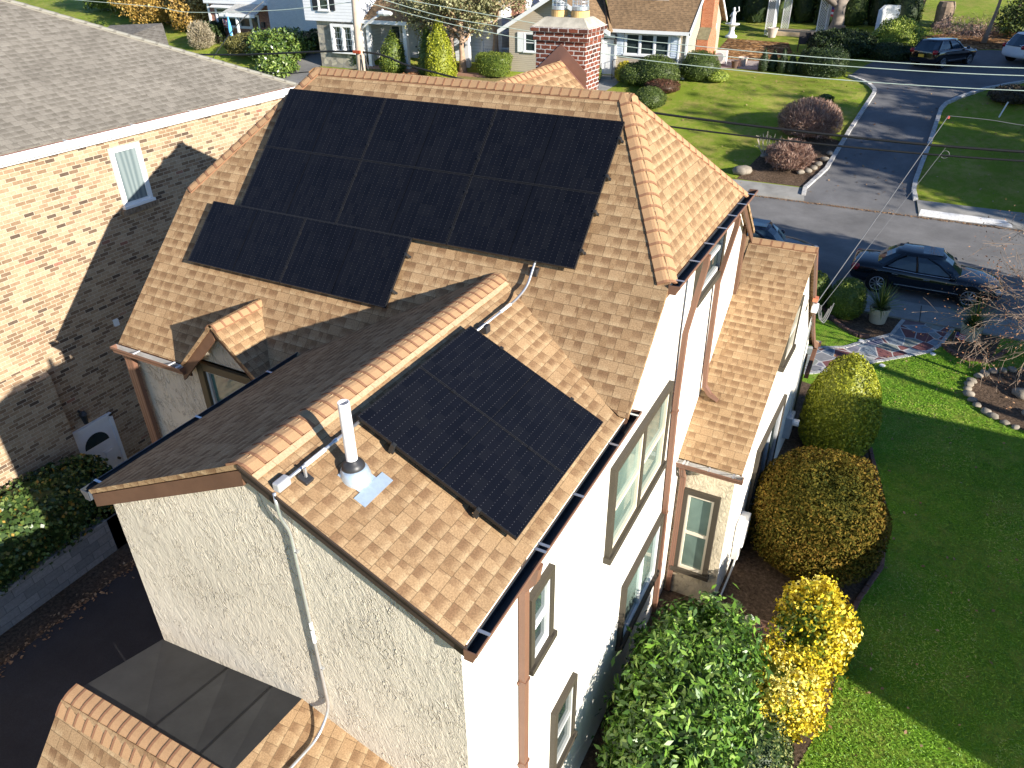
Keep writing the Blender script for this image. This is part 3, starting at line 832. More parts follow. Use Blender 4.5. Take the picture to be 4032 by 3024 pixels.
mb = MB(); mb.face([(-6.78, 3.45, zb), (-6.78, .9, zb), (-6.78, .9, -8.7), (-6.78, 2.2, -7.2), (-6.78, 3.45, -7.47)]); mb.face([(-6.78, .95, zb), (-2, .95, zb), (-2, .95, -8.7), (-6.78, .95, -8.7)]); mb.build("addition_wall", STUC, house, normals=False)
# vent pipe
vb = V(-3.77, 4.02, -4.19)
nw = V(.438, 0, .899)
mb = MB(); mb.lathe(vb, [(.052, -.05), (.052, .78), (.043, .78), (.043, .6), (0, .6)], 24); pipe = mb.build("vent_pipe", PVC, house, smooth=False)
mb = MB(); mb.lathe(vb + V(.01, 0, -.03), [(.15, -.05), (.145, .03), (.125, .10), (.1, .13)], 28); mb.build("flashing_collar", SILV, pipe, smooth=True)
mb = MB(); mb.lathe(vb + V(.005, 0, .08), [(.108, .0), (.104, .04), (.085, .07), (.055, .09), (.052, .1)], 28); mb.build("rubber_boot", RUBBER, pipe, smooth=True)
dn = V(.899, 0, -.438)
mb = MB(); mb.obox(vb + dn * .16 - V(0, .21, 0) + nw * .004, dn * .13, (0, .42, 0), nw * .006); mb.obox(vb - dn * .1 - V(0, .12, 0) + nw * .003, dn * .27, (0, .24, 0), nw * .005); mb.build("flashing_plate", SILV, pipe)

# ------------------------------------------------------------------ solar panels
PV = NT("solar_cells")
_x, _y, _ = PV.sep(PV.new("ShaderNodeAttribute").outputs["Vector"])
PV.t.nodes["Attribute"].attribute_name = "cell"
_cx = PV.m('FLOOR', PV.m('DIVIDE', _x, .0838)); _cy = PV.m('FLOOR', PV.m('DIVIDE', _y, .1705))
_info = PV.new("ShaderNodeObjectInfo").outputs["Random"]
_r = PV.white(PV.comb(_cx, _cy, PV.m('MULTIPLY', _info, 50.0)))
_blk = PV.noise(PV.comb(PV.m('MULTIPLY', _cx, .28), PV.m('MULTIPLY', _cy, .5), PV.m('MULTIPLY', _info, 40.0)), 1.0, 2)
_c = PV.ramp(PV.m('ADD', PV.m('MULTIPLY', _r, .45), PV.m('MULTIPLY', _blk, .6)), [(.2, (.004, .005, .0085)), (.5, (.0055, .0065, .0105)), (.85, (.008, .009, .0125))])
_fx = PV.m('FRACT', PV.m('DIVIDE', _x, .0838)); _fy = PV.m('FRACT', PV.m('DIVIDE', _y, .1705))
_bus = PV.m('LESS_THAN', PV.m('FRACT', PV.m('DIVIDE', _y, .0213)), .07)
_gap = PV.m('MAXIMUM', PV.m('LESS_THAN', _fx, .02), PV.m('LESS_THAN', _fy, .012))
_c = PV.mix(PV.m('MULTIPLY', _bus, .4), _c, (.013, .013, .015, 1))
_dot = PV.m('MULTIPLY', PV.m('LESS_THAN', PV.m('FRACT', PV.m('DIVIDE', _y, .0426)), .2), PV.m('LESS_THAN', _fx, .11))
_c = PV.mix(PV.m('MULTIPLY', _dot, .42), _c, (.13, .13, .14, 1))
_c = PV.mix(_gap, _c, (.006, .006, .007, 1))
PVM = PV.set(_c, .25, .13)
PVFRAME = plain("black_panel_frame", (.02, .02, .0215), .34, .4, .3, .1)
CLAMP = plain("panel_clamp", (.06, .06, .06), .4, .5, .6)
def panel(o, ulong, uwide, n, label, L=1.889, W=1.053, portrait=False, clamps=()):
    # o: corner; ulong along the 1.88 m side, uwide along the 1.05 m side
    o, a, b, n = map(Vector, (o, ulong, uwide, n))
    t = thing("solar_panel", label, "solar panel", o + a * L / 2 + b * W / 2 - n * .035, "black solar panels on the tan roof")
    fr = .011; th = .035
    mb = MB()
    for p, x, y in ((o, a * L, b * fr), (o + b * (W - fr), a * L, b * fr), (o + b * fr, a * fr, b * (W - 2 * fr)), (o + b * fr + a * (L - fr), a * fr, b * (W - 2 * fr))):
        mb.obox(p - n * th, x, y, n * th)
    mb.build("frame", PVFRAME, t)
    mb = MB()
    for s0, s1 in ((fr, L / 2 - .006), (L / 2 + .006, L - fr)):
        mb.face([o + a * s0 + b * fr - n * .004, o + a * s1 + b * fr - n * .004, o + a * s1 + b * (W - fr) - n * .004, o + a * s0 + b * (W - fr) - n * .004])
    g = mb.build("glass", PVM, t)
    at = g.data.attributes.new("cell", 'FLOAT_VECTOR', 'POINT')
    org = ORG[t.name]
    for i, v in enumerate(g.data.vertices):
        p = v.co + org - V(0, 0, H) - o
        at.data[i].vector = (p.dot(a) - fr, p.dot(b) - fr, 0)
    mb = MB(); mb.obox(o + a * fr + b * fr - n * .02, a * (L - 2 * fr), b * (W - 2 * fr), n * .008); mb.build("back_sheet", PVFRAME, t)
    for p in clamps:
        q = o + a * p[0] + b * p[1]
        mb = MB(); mb.obox(q - a * .022 - b * .022 - n * .07, a * .044, b * .044, n * .078); mb.obox(q - a * .012 - b * .012 + n * .008, a * .024, b * .024, n * .006)
        if len(p) > 2: mb.obox(q - a * .02 - b * .02 - n * .1, a * .055, b * .03, n * .03)
        mb.build("rail_clamp", CLAMP if len(p) > 2 else PVFRAME, t)
    return t
pX, pD = V(1, 0, 0), V(0, -S2, -S2)
P0 = V(-9.08, 9.55, -2.135)
pos = ["top row left", "top row middle", "top row right", "middle row left", "middle row middle", "middle row right"]
k = 0
for r in range(2):
    for c in range(3):
        cl = [(1.9, .25), (1.9, .8)] if c < 2 else [(1.9, .25, 1), (1.9, .8, 1)]
        panel(P0 + pX * 1.9 * c + pD * 1.06 * r, pX, pD, nF, "%s panel of the main slope array below the long ridge" % pos[k].capitalize(), clamps=cl); k += 1
P3 = V(-9.64, 8.055, -3.63)
panel(P3, pX, pD, nF, "bottom row left panel of the main slope array, nearest the brick house", clamps=[(1.9, .25), (1.9, .8)])
panel(P3 + pX * 1.9, pX, pD, nF, "bottom row right panel of the main slope array, above the wing ridge", clamps=[(1.9, .25, 1), (1.9, .8, 1)])
wD = V(math.cos(math.radians(26)), 0, -math.sin(math.radians(26)))
for j, lab in ((0, "nearer panel of the pair on the small wing slope, next to the white vent pipe"), (1, "farther panel of the pair on the small wing slope, next to the bent conduit")):
    panel(V(-4.045, 4.47 + 1.06 * j, -3.905), wD, V(0, 1, 0), nw, lab, clamps=[(.45, -.008 if j == 0 else 1.05, 1), (1.45, -.008 if j == 0 else 1.05, 1)] + ([(.45, 1.053), (1.45, 1.053)] if j == 0 else []))
# conduit
def conduit_path(pts, r=.3, n=6):
    P = [Vector(p) for p in pts]; out = [P[0]]
    for i in range(1, len(P) - 1):
        a, b, c = P[i - 1], P[i], P[i + 1]
        d1 = (a - b); d2 = (c - b); rr = min(r, d1.length * .45, d2.length * .45)
        s, e = b + d1.normalized() * rr, b + d2.normalized() * rr
        for k in range(n + 1):
            t = k / n; out.append(s * (1 - t) ** 2 + b * 2 * t * (1 - t) + e * t * t)
    return out + [P[-1]]
ct = thing("conduit", "silver conduit from the grey gable edge box to the small array, white sleeve on it", "conduit", (-4.06, 3.45, -4.1))
mb = MB(); mb.tube([(-4.06, 3.5, -3.99), (-4.055, 4.6, -3.99)], .0165, 10); mb.build("pipe", GALV, ct, smooth=True)
mb = MB(); mb.tube([(-4.058, 3.74, -3.99), (-4.057, 4.0, -3.99)], .021, 10); mb.build("label_sleeve", WHITE, ct)
mb = MB(); mb.tube([(-4.057, 4.12, -3.99), (-4.057, 4.17, -3.99)], .022, 10); mb.build("coupling", GALV, ct)
mb = MB(); mb.box(-4.11, -4.03, 3.38, 3.53, -4.04, -3.95); mb.build("junction_box", plain("grey_cast_box", (.5, .5, .5), .5, .4, .3), ct, bevel=.015)
for y in (3.66,):
    mb = MB(); mb.obox(V(-4.07, y - .05, -4.06), wD * .12, (0, .1, 0), nw * .05); mb.build("roof_bracket", RUBBER, ct, bevel=.01)
    mb = MB(); mb.obox(V(-4.0, y - .01, -4.04), (.02, 0, 0), (0, .02, 0), (0, 0, .1)); mb.build("bracket_post", GALV, ct)
ct2 = thing("conduit", "silver conduit bent down the gable stucco wall from the grey box to the low roof", "conduit", (-4.07, 3.4, -7))
mb = MB(); mb.tube(conduit_path([(-4.075, 3.36, -4.03), (-4.075, 3.36, -4.3), (-4.06, 3.42, -4.5), (-4.05, 3.42, -7.0), (-4.06, 3.2, -7.22), (-4.1, 1.2, -7.02)], .16), .0165, 10); mb.build("pipe", GALV, ct2, smooth=True)
for z in (-4.75, -6.35):
    mb = MB(); mb.box(-4.075, -4.015, 3.41, 3.445, z, z + .02); mb.build("wall_strap", GALV, ct2)
for z0, z1 in ((-5.75, -5.67), (-5.95, -5.78)):
    mb = MB(); mb.tube([(-4.052, 3.42, z0), (-4.052, 3.42, z1)], .0185, 10); mb.build("white_label", WHITE, ct2)
ct3 = thing("conduit", "silver conduit bent over the valley between the large array and the small one", "conduit", (-3.98, 7.6, -4.0))
mb = MB(); mb.tube(conduit_path([(-3.97, 8.3, -3.47), (-3.96, 8.05, -3.71), (-3.95, 7.86, -3.9), (-3.98, 7.6, -3.99), (-4.0, 6.55, -3.99)], .14), .0165, 10); mb.build("pipe", GALV, ct3, smooth=True)
for p in ((-3.99, 6.8, -4.02), (-3.96, 8.07, -3.77)):
    mb = MB(); mb.box(p[0] - .06, p[0] + .06, p[1] - .05, p[1] + .05, p[2] - .06, p[2] + .04); mb.build("roof_bracket", RUBBER, ct3, bevel=.01)
mb = MB(); mb.tube([(-3.985, 7.45, -3.99), (-3.99, 7.2, -3.99)], .02, 10); mb.build("label_sleeve", WHITE, ct3)
# wall services of the sunny side
mt = thing("electric_meter", "grey electric meter box with round glass meter on the bay wall above the brown bush", "electric meter", (-1.1, 16.5, -10.6))
mb = MB(); mb.box(-1.17, -1.0, 16.3, 16.7, -10.75, -10.15); mb.build("box", METERG, mt, bevel=.015)
mb = MB(); mb.tube([(-1.0, 16.5, -10.35), (-.86, 16.5, -10.35)], .09, 16); mb.build("meter_dial", PLASTW, mt)
mb = MB(); mb.tube([(-1.1, 16.5, -10.15), (-1.1, 16.5, -7.1)], .025, 8); mb.build("riser_pipe", GALV, mt)
ab = thing("disconnect_box", "white electrical disconnect box at the foot of the bay side wall", "electrical box", (-1.2, 12.0, -10.9))
mb = MB(); mb.box(-1.31, -1.12, 11.75, 12.25, -10.55, -10.0); mb.build("box", PLASTW, ab, bevel=.02)
mb = MB(); mb.box(-1.31, -1.17, 11.8, 12.15, -10.95, -10.6); mb.build("lower_box", PLASTW, ab, bevel=.02)
mb = MB(); mb.box(-1.118, -1.112, 11.9, 12.02, -10.35, -10.22); mb.build("label", plain("grey_label", (.3, .3, .3), .5), ab)
mb = MB(); mb.tube(conduit_path([(-1.22, 11.9, -10.95), (-1.22, 11.7, -11.05), (-1.25, 11.0, -11.15), (-1.27, 10.75, -11.2)], .1), .02, 8); mb.build("hose", plain("grey_hose", (.6, .62, .6), .5), ab)

# ------------------------------------------------------------------ ground, street, driveways
sheet("lawn", [(-300, -60), (300, -60), (300, 260), (-300, 260)], 0, GRASSF)
sheet("garden_lawn", [(-1.3, -12), (40, -12), (40, 25.45), (-30, 25.45), (-30, 17.7), (-1.3, 17.7)], .006, GRASS)
sheet("street", [(-260, 26.85), (260, 26.85), (260, 36.95), (-260, 36.95)], .004, STREET)
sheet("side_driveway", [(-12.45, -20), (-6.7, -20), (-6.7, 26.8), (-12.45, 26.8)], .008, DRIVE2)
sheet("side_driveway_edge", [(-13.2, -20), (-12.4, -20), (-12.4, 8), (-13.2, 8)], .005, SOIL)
sheet("sidewalk", [(-60, 25.5), (60, 25.5), (60, 26.8), (-60, 26.8)], .06, CONC, thick=.2)
mbj = MB()
for i in range(-8, 9): mbj.box(-.25 + i * 1.8 - .012, -.25 + i * 1.8 + .012, 25.5, 26.8, -11.2, -11.034)
o = mbj.build("sidewalk_joint", plain("dark_joint", (.05, .045, .04), .9)); o["kind"] = 'structure'  # dark strips marking the joints between sidewalk slabs
sheet("kerb", [(-60, 26.8), (60, 26.8), (60, 26.95), (-60, 26.95)], .05, CONC, thick=.2)
# far side
drv = [(-3.95, 36.9), (-4.11, 37.89), (-3.5, 39.78), (-3.11, 43.67), (-2.7, 46.98), (-2.6, 48.52), (-3.42, 50.21), (-4.33, 51.03), (-4.0, 53), (-2.6, 57.6), (3, 59.5), (14, 60), (14, 55.5), (7.5, 53.9), (4.66, 52.26), (2.8, 50.33), (1.4, 47.88), (.86, 46.69), (.72, 43.23), (.5, 39.61), (.73, 37.96), (.96, 36.9)]
sheet("far_driveway", drv, .012, DRIVE)
sheet("far_sidewalk", [(-40, 36.95), (-3.95, 36.95), (-4.1, 37.9), (-40, 37.9)], .03, CONC, thick=.15)
sheet("far_kerb", [(.96, 36.95), (40, 36.95), (40, 38.02), (.75, 38.02)], .06, CONC, thick=.2)
sheet("painted_kerb", [(.97, 36.95), (4.6, 36.95), (4.3, 37.28), (1.0, 37.32)], .066, plain("worn_white_paint", (.72, .71, .68), .8, .2, 0, .25, 9))
sheet("leaf_litter", [(-2.6, 57.8), (3, 59.7), (20, 60.3), (20, 66), (1.5, 65), (-2.2, 61.5)], .010, LITTER)
sheet("leaf_litter_bed", [(-13.3, 53.5), (-9.6, 53.2), (-8.5, 56), (-9.3, 58.8), (-13.6, 59.2)], .010, LITTER)
sheet("patio", [(-12.3, 51.2), (-9.6, 51.2), (-9.0, 53.4), (-12.3, 53.4)], .012, PAVER)
sheet("front_walk", [(-18.6, 47.6), (-17.2, 47.6), (-17.3, 46.6), (-18.1, 44.5), (-21, 41), (-22.4, 41.0), (-19.4, 44.9)], .012, CONC)
sheet("stone_drive", [(-46, 37.2), (-36.6, 37.2), (-40.3, 45.7), (-41, 60), (-44.6, 60), (-43, 44.5)], .012, STREET)
sheet("tree_lawn_soil", [(-36, 46.6), (-24.8, 46.6), (-25.2, 44), (-35, 43.4)], .008, grassmat("dry_lawn", (.24, .19, .08, 1), (.30, .24, .1, 1), (.16, .17, .05, 1)))
sheet("street_bed", [(-7.4, 38.0), (-4.1, 38.0), (-3.6, 39.9), (-3.3, 42.5), (-4.6, 43.2), (-6.6, 41.6)], .012, SOIL)
for nm, lab, pts in (("driveway_kerb", "pale block kerb curving along the left side of the far driveway", [(-4.05, 37.3), (-4.11, 37.89), (-3.5, 39.78), (-3.11, 43.67), (-2.7, 46.98), (-2.58, 47.9), (-2.65, 48.6), (-3.0, 49.5), (-3.42, 50.21), (-4.33, 51.03)]),
                ("driveway_kerb", "pale block kerb curving along the right side of the far driveway", [(.7, 38.0), (.52, 38.8), (.5, 39.61), (.72, 43.23), (.86, 46.69), (1.05, 47.4), (1.4, 47.88), (2.8, 50.33), (4.66, 52.26), (7.5, 53.9), (14, 55.5)])):
    mb = MB()
    P = [V(x, y, 0) for x, y in pts]; Q = []
    for a, b in zip(P[:-1], P[1:]):
        n = max(1, int((b - a).length / .28))
        for i in range(n): Q.append(a.lerp(b, i / n))
    Q.append(P[-1])
    for a, b in zip(Q[:-1], Q[1:]):
        d = b - a; s = V(-d.y, d.x, 0).normalized() * .1
        j = random.uniform(-.012, .012)
        A = V(a.x, a.y, G(a.x, a.y) - .05); B = V(b.x, b.y, G(b.x, b.y) - .05)
        mb.obox(A - s + s * j, (B - A) * .95, 2 * s, (0, 0, .17 + j))
    o = mb.build(nm, CURBST, bevel=.01); o["kind"] = 'structure'
# flagstone path from the sidewalk to the house
L_ = [(-2.2, 22.35), (-1.28, 22.55), (-.4, 22.95), (.26, 23.71), (.84, 24.33), (1.09, 25.49)]
R_ = [(2.55, 25.54), (2.22, 24.19), (1.9, 23.65), (1.4, 23.22), (.44, 22.4), (-.3, 21.75), (-1.04, 21.0), (-2.2, 20.4)]
sheet("path", L_ + R_, .014, FLAGST)
for pts in (L_, R_):
    mb = MB()
    P = [V(x, y, 0) for x, y in pts]
    for a, b in zip(P[:-1], P[1:]):
        n = max(1, int((b - a).length / .14)); d = (b - a) / n; s = V(-d.y, d.x, 0).normalized() * .06
        for i in range(n):
            q = a + d * i; z = G(q.x, q.y); mb.obox(V(q.x, q.y, z - .03) - s, V(d.x * .93, d.y * .93, G(q.x + d.x, q.y + d.y) - z), 2 * s, (0, 0, .06 + random.uniform(-.008, .008)))
    o = mb.build("path_edging", CURBST); o["kind"] = 'structure'
bedpoly = [(-1.32, 6), (.55, 7.5), (1.0, 9.4), (1.02, 11.5), (1.12, 12.2), (1.45, 13.4), (1.4, 15.2), (1.0, 16.9), (.82, 17.75), (.5, 19.2), (-.4, 20.2), (-1.35, 20.4), (-1.35, 10)]
sheet("planting_bed", bedpoly + [], .010, SOIL)
sheet("hedge_bed", [(-2.4, 3), (-.2, 3), (.55, 7.5), (-1.3, 10.8), (-2.4, 10.8)], .012, SOIL)
sheet("pot_bed", [(-1.3, 24.6), (-.7, 24.2), (.2, 23.75), (.78, 24.35), (1.02, 25.45), (-1.3, 25.45)], .012, SOIL)
sheet("pot_bed", [(2.62, 25.45), (2.3, 24.2), (2.9, 23.7), (3.6, 23.9), (3.9, 25.45)], .012, SOIL)
ring = [(5.15 + 2.1 * math.cos(t), 22.0 + 1.75 * math.sin(t)) for t in np.linspace(0, 2 * math.pi, 28, endpoint=False)]
sheet("round_bed", ring, .013, SOIL)
def edging(name, lab, pts, step, mat, size, h=.1):
    mb = MB(); P = [V(x, y, 0) for x, y in pts]
    for a, b in zip(P[:-1], P[1:]):
        n = max(1, int((b - a).length / step)); d = (b - a) / n
        for i in range(n):
            q = a + d * (i + .5); s = V(-d.y, d.x, 0).normalized() * size / 2
            mb.obox(V(q.x, q.y, G(q.x, q.y) - .04) - s - d * .46, d * .92, 2 * s, (0, 0, h + .04 + random.uniform(-.015, .015)))
    return mb.build(name, mat, bevel=.02, tag=(lab, "edging"))
edging("bed_edging", "scalloped dark red brick edging round the bed under the left palm pot", [(-1.5, 25.3), (-.75, 24.22), (-.1, 23.75), (.22, 23.8)], .2, EDGEBR, .13)
edging("bed_edging", "scalloped dark red brick edging round the bed under the right palm pot", [(2.28, 24.25), (2.55, 23.85), (2.95, 23.65), (3.6, 23.8), (4.0, 24.6)], .2, EDGEBR, .13)
edging("bed_edging", "low dark brick edging between the brown bush and the shaded lawn", [(1.0, 11.2), (1.15, 12.2), (1.48, 13.4), (1.43, 15.2), (1.03, 16.9), (.85, 17.75)], .24, EDGEBR, .1, .07)

# ------------------------------------------------------------------ foliage
def leafmesh(name, P, N, size, mat, parent=None, base=None, tag=None, aspect=.5, jit=.8, core=None, flat=0.0, rnd=None, radial=False):
    n = len(P); P = np.asarray(P, float); N = np.asarray(N, float)
    nn = N + RNG.normal(0, jit, (n, 3)); nn /= np.linalg.norm(nn, axis=1)[:, None] + 1e-9
    r = RNG.normal(size=(n, 3)); r[:, 2] += flat
    t = np.cross(nn, r) if not radial else N + np.array([0, 0, .7]) + RNG.normal(0, .45, (n, 3)); t /= np.linalg.norm(t, axis=1)[:, None] + 1e-9
    b = np.cross(nn, t); b /= np.linalg.norm(b, axis=1)[:, None] + 1e-9
    L = size * RNG.uniform(.6, 1.3, n)[:, None]; Wd = L * aspect
    vs = np.empty((n, 4, 3))
    vs[:, 0] = P - t * L * .5; vs[:, 1] = P + b * Wd * .5 - t * L * .02 + nn * L * .08; vs[:, 2] = P + t * L * .5; vs[:, 3] = P - b * Wd * .5 - t * L * .02 + nn * L * .08
    vs = vs.reshape(-1, 3)
    q = RNG.uniform(0, 1, n) if rnd is None else rnd
    rv = np.repeat(q, 4)
    faces = np.arange(4 * n).reshape(n, 4)
    loops = faces.reshape(-1); tot = np.full(n, 4); mi = np.zeros(n, int)
    if core is not None:
        cv, cf = core; off = len(vs)
        vs = np.vstack([vs, cv]); rv = np.concatenate([rv, np.full(len(cv), .25)])
        loops = np.concatenate([loops, (np.asarray(cf) + off).reshape(-1)]); tot = np.concatenate([tot, np.full(len(cf), 4)])
    start = np.concatenate([[0], np.cumsum(tot)[:-1]])
    if parent is not None: org = ORG[parent.name]
    elif base is not None: org = Vector((base[0], base[1], base[2] + H))
    else: org = Vector(((vs[:, 0].min() + vs[:, 0].max()) / 2, (vs[:, 1].min() + vs[:, 1].max()) / 2, vs[:, 2].min() + H))
    co = vs + np.array([-org.x, -org.y, H - org.z])
    me = bpy.data.meshes.new(name)
    me.vertices.add(len(co)); me.loops.add(len(loops)); me.polygons.add(len(tot))
    me.vertices.foreach_set("co", co.ravel()); me.loops.foreach_set("vertex_index", loops.astype(np.int32))
    me.polygons.foreach_set("loop_start", start.astype(np.int32)); me.polygons.foreach_set("loop_total", tot.astype(np.int32))
    at = me.attributes.new("rnd", 'FLOAT', 'POINT'); at.data.foreach_set("value", rv.astype(np.float32))
    me.materials.append(mat); me.update(calc_edges=True); me.validate()
    o = bpy.data.objects.new(name, me); C.objects.link(o)
    if parent is not None: o.parent = parent
    else: o.location = org
    ORG[o.name] = org
    if tag: setp(o, *tag)
    return o
def lumps(k):
    return [(RNG.uniform(0, 6.28), RNG.uniform(0, 6.28), RNG.integers(2, 6), RNG.integers(1, 5), RNG.uniform(.4, 1)) for _ in range(k)]
def shape(c, prof, sx=1, sy=1, amp=.06, sq=2.0, rot=0, lean=(0, 0)):
    # returns a function (u in 0..2pi, t in 0..1) -> points, normals ; prof: [(r,z)] from bottom to top
    prof = np.asarray(prof, float); seg = np.hypot(np.diff(prof[:, 0]), np.diff(prof[:, 1])); cum = np.concatenate([[0], np.cumsum(seg)]); cum /= cum[-1]
    ph = lumps(6); zr = prof[:, 1].max() - prof[:, 1].min()
    def f(u, t, k=1.0):
        r = np.interp(t, cum, prof[:, 0]); z = np.interp(t, cum, prof[:, 1])
        md = sum(a * np.sin(i * u + p1) * np.sin(j * t * 5 + p2) for p1, p2, i, j, a in ph) / 3
        e = 2.0 / sq
        cu, su = np.cos(u), np.sin(u)
        if sq != 2.0:
            dn = (np.abs(cu) ** sq + np.abs(su) ** sq) ** (1 / sq); cu, su = cu / dn, su / dn
        rr = r * (1 + amp * md) * k
        zz = prof[:, 1].min() + (z - prof[:, 1].min()) * (1 + amp * .6 * md) * (1 if k == 1.0 else (.5 + .5 * k))
        x = rr * cu * sx; y = rr * su * sy
        cr, sr = math.cos(rot), math.sin(rot)
        h = (zz - prof[:, 1].min()) / max(zr, 1e-6)
        return np.stack([c[0] + x * cr - y * sr + lean[0] * h, c[1] + x * sr + y * cr + lean[1] * h, c[2] + zz], -1)
    f.cum, f.prof = cum, prof
    return f
def sample(f, n, depth=.15):
    g = np.linspace(0, 1, 200); rr = np.interp(g, f.cum, f.prof[:, 0]) + .02
    cdf = np.cumsum(rr); cdf /= cdf[-1]
    t = np.interp(RNG.uniform(0, 1, n), cdf, g); u = RNG.uniform(0, 2 * math.pi, n)
    k = 1 - depth * RNG.uniform(0, 1, n) ** 1.5
    P = f(u, t)
    e = 1e-3
    du = f(u + e, t) - P; dt = f(u, np.clip(t + e, 0, 1)) - f(u, np.clip(t - e, 0, 1))
    N = np.cross(du, dt); N /= np.linalg.norm(N, axis=1)[:, None] + 1e-9
    size = np.linalg.norm(f.prof, axis=1).max()
    P = P - N * ((1 - k)[:, None] * size)
    return P, N
def coremesh(f, k=.86, nu=20, nt_=12):
    u = np.linspace(0, 2 * math.pi, nu, endpoint=False); t = np.linspace(0, 1, nt_)
    U, T = np.meshgrid(u, t); P = f(U.ravel(), T.ravel(), k)
    F = []
    for i in range(nt_ - 1):
        for j in range(nu): F.append([i * nu + j, i * nu + (j + 1) % nu, (i + 1) * nu + (j + 1) % nu, (i + 1) * nu + j])
    return P, F
def bush(name, lab, cat, c, prof, n, size, mat, group=None, sx=1, sy=1, amp=.08, sq=2.0, depth=.15, aspect=.5, jit=.8, core=.86, parent=None, rot=0, flat=0, patch=0, lean=(0, 0), clump=0, radial=False):
    f = shape(c, prof, sx, sy, amp, sq, rot, lean)
    P, N = sample(f, n, depth)
    if clump:        # gather leaves into sprigs
        K = max(4, n // clump); idx = RNG.integers(0, n, K); cen = P[idx]; cn = N[idx]
        a = RNG.integers(0, K, n)
        P = cen[a] + cn[a] * RNG.uniform(0, size * 1.2, n)[:, None] + RNG.normal(0, size * .55, (n, 3)); N = cn[a]
    rnd = None
    if patch:
        s = np.sin(P[:, 0] * patch + 1.3) * np.sin(P[:, 1] * patch * 1.1 + .4) * np.sin(P[:, 2] * patch * .9 + 2)
        rnd = np.clip(RNG.uniform(0, 1, n) * .6 + .2 + .45 * s, 0, 1)
    return leafmesh(name, P, N, size, mat, parent, tag=(lab, cat, group) if lab else None, base=c if parent is None else None, aspect=aspect, jit=jit, core=coremesh(f, core) if core else None, rnd=rnd, flat=flat, radial=radial)
def dome(r, h, n=10, under=.75):
    p = [(r * under, 0), (r * .96, h * .18), (r, h * .4)]
    return p + [(r * math.cos(a), h * .4 + h * .6 * math.sin(a)) for a in np.linspace(.15, math.pi / 2, n)]
def conep(r, h): return [(r * .8, 0), (r, h * .12), (r * .96, h * .3), (r * .78, h * .55), (r * .5, h * .77), (r * .22, h * .93), (.02, h)]
M_CONE = leafmat("golden_arborvitae", [(0, (.12, .15, .012)), (.5, (.24, .26, .018)), (1, (.40, .40, .03))])
M_ARB = leafmat("green_arborvitae", [(0, (.05, .085, .014)), (.5, (.11, .15, .02)), (1, (.22, .26, .035))])
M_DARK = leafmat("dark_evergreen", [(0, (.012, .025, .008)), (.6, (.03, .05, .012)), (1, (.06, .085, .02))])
M_BOX = leafmat("clipped_shrub", [(0, (.03, .05, .012)), (.5, (.07, .10, .02)), (1, (.13, .17, .035))])
M_BROWN = leafmat("bronze_azalea", [(0, (.03, .038, .007)), (.4, (.085, .075, .010)), (.65, (.15, .10, .016)), (.88, (.22, .12, .022)), (1, (.29, .22, .032))], .75, .08)
M_YEL = leafmat("golden_euonymus", [(0, (.05, .11, .012)), (.25, (.15, .20, .015)), (.35, (.55, .42, .02)), (.7, (.72, .55, .025)), (1, (.85, .75, .22))])
M_VAR = leafmat("variegated_low_shrub", [(0, (.02, .045, .012)), (.6, (.05, .08, .02)), (.8, (.14, .17, .04)), (1, (.35, .36, .12))])
M_LAUR = leafmat("glossy_laurel", [(0, (.025, .06, .012)), (.4, (.065, .145, .018)), (.8, (.14, .26, .03)), (1, (.30, .40, .1))], .4, .4)
M_IVY = leafmat("ivy", [(0, (.02, .045, .012)), (.5, (.05, .09, .02)), (.9, (.14, .19, .045)), (1, (.35, .2, .03))], .4, .4)
M_RED = leafmat("bare_reddish_twigs", [(0, (.17, .09, .065)), (.5, (.36, .22, .16)), (1, (.55, .40, .31))])
M_RUST = leafmat("rusty_shrub", [(0, (.12, .05, .02)), (.5, (.26, .11, .05)), (1, (.34, .2, .1))])
M_GOLD = leafmat("golden_autumn_foliage", [(0, (.15, .09, .02)), (.5, (.38, .23, .05)), (1, (.55, .38, .12))])
M_LIME = leafmat("yellow_green_shrub", [(0, (.10, .15, .02)), (.5, (.26, .33, .04)), (1, (.42, .46, .09))])
M_CEDAR = leafmat("thin_cedar_foliage", [(0, (.09, .09, .04)), (.4, (.22, .21, .1)), (.75, (.36, .36, .18)), (1, (.42, .27, .14))])
M_GREEN = leafmat("broadleaf_green", [(0, (.03, .07, .012)), (.5, (.09, .15, .025)), (1, (.25, .32, .07))], .35, .5)
M_PALM = leafmat("yucca_leaf", [(0, (.04, .08, .015)), (.6, (.13, .18, .03)), (1, (.35, .36, .1))], .45, .4)
M_RUSTL = leafmat("rusty_maple_leaves", [(0, (.16, .07, .035)), (.5, (.32, .15, .075)), (1, (.45, .26, .14))])
M_DRY = leafmat("dry_brown_leaves", [(0, (.2, .1, .045)), (.5, (.32, .18, .09)), (1, (.45, .3, .17))])

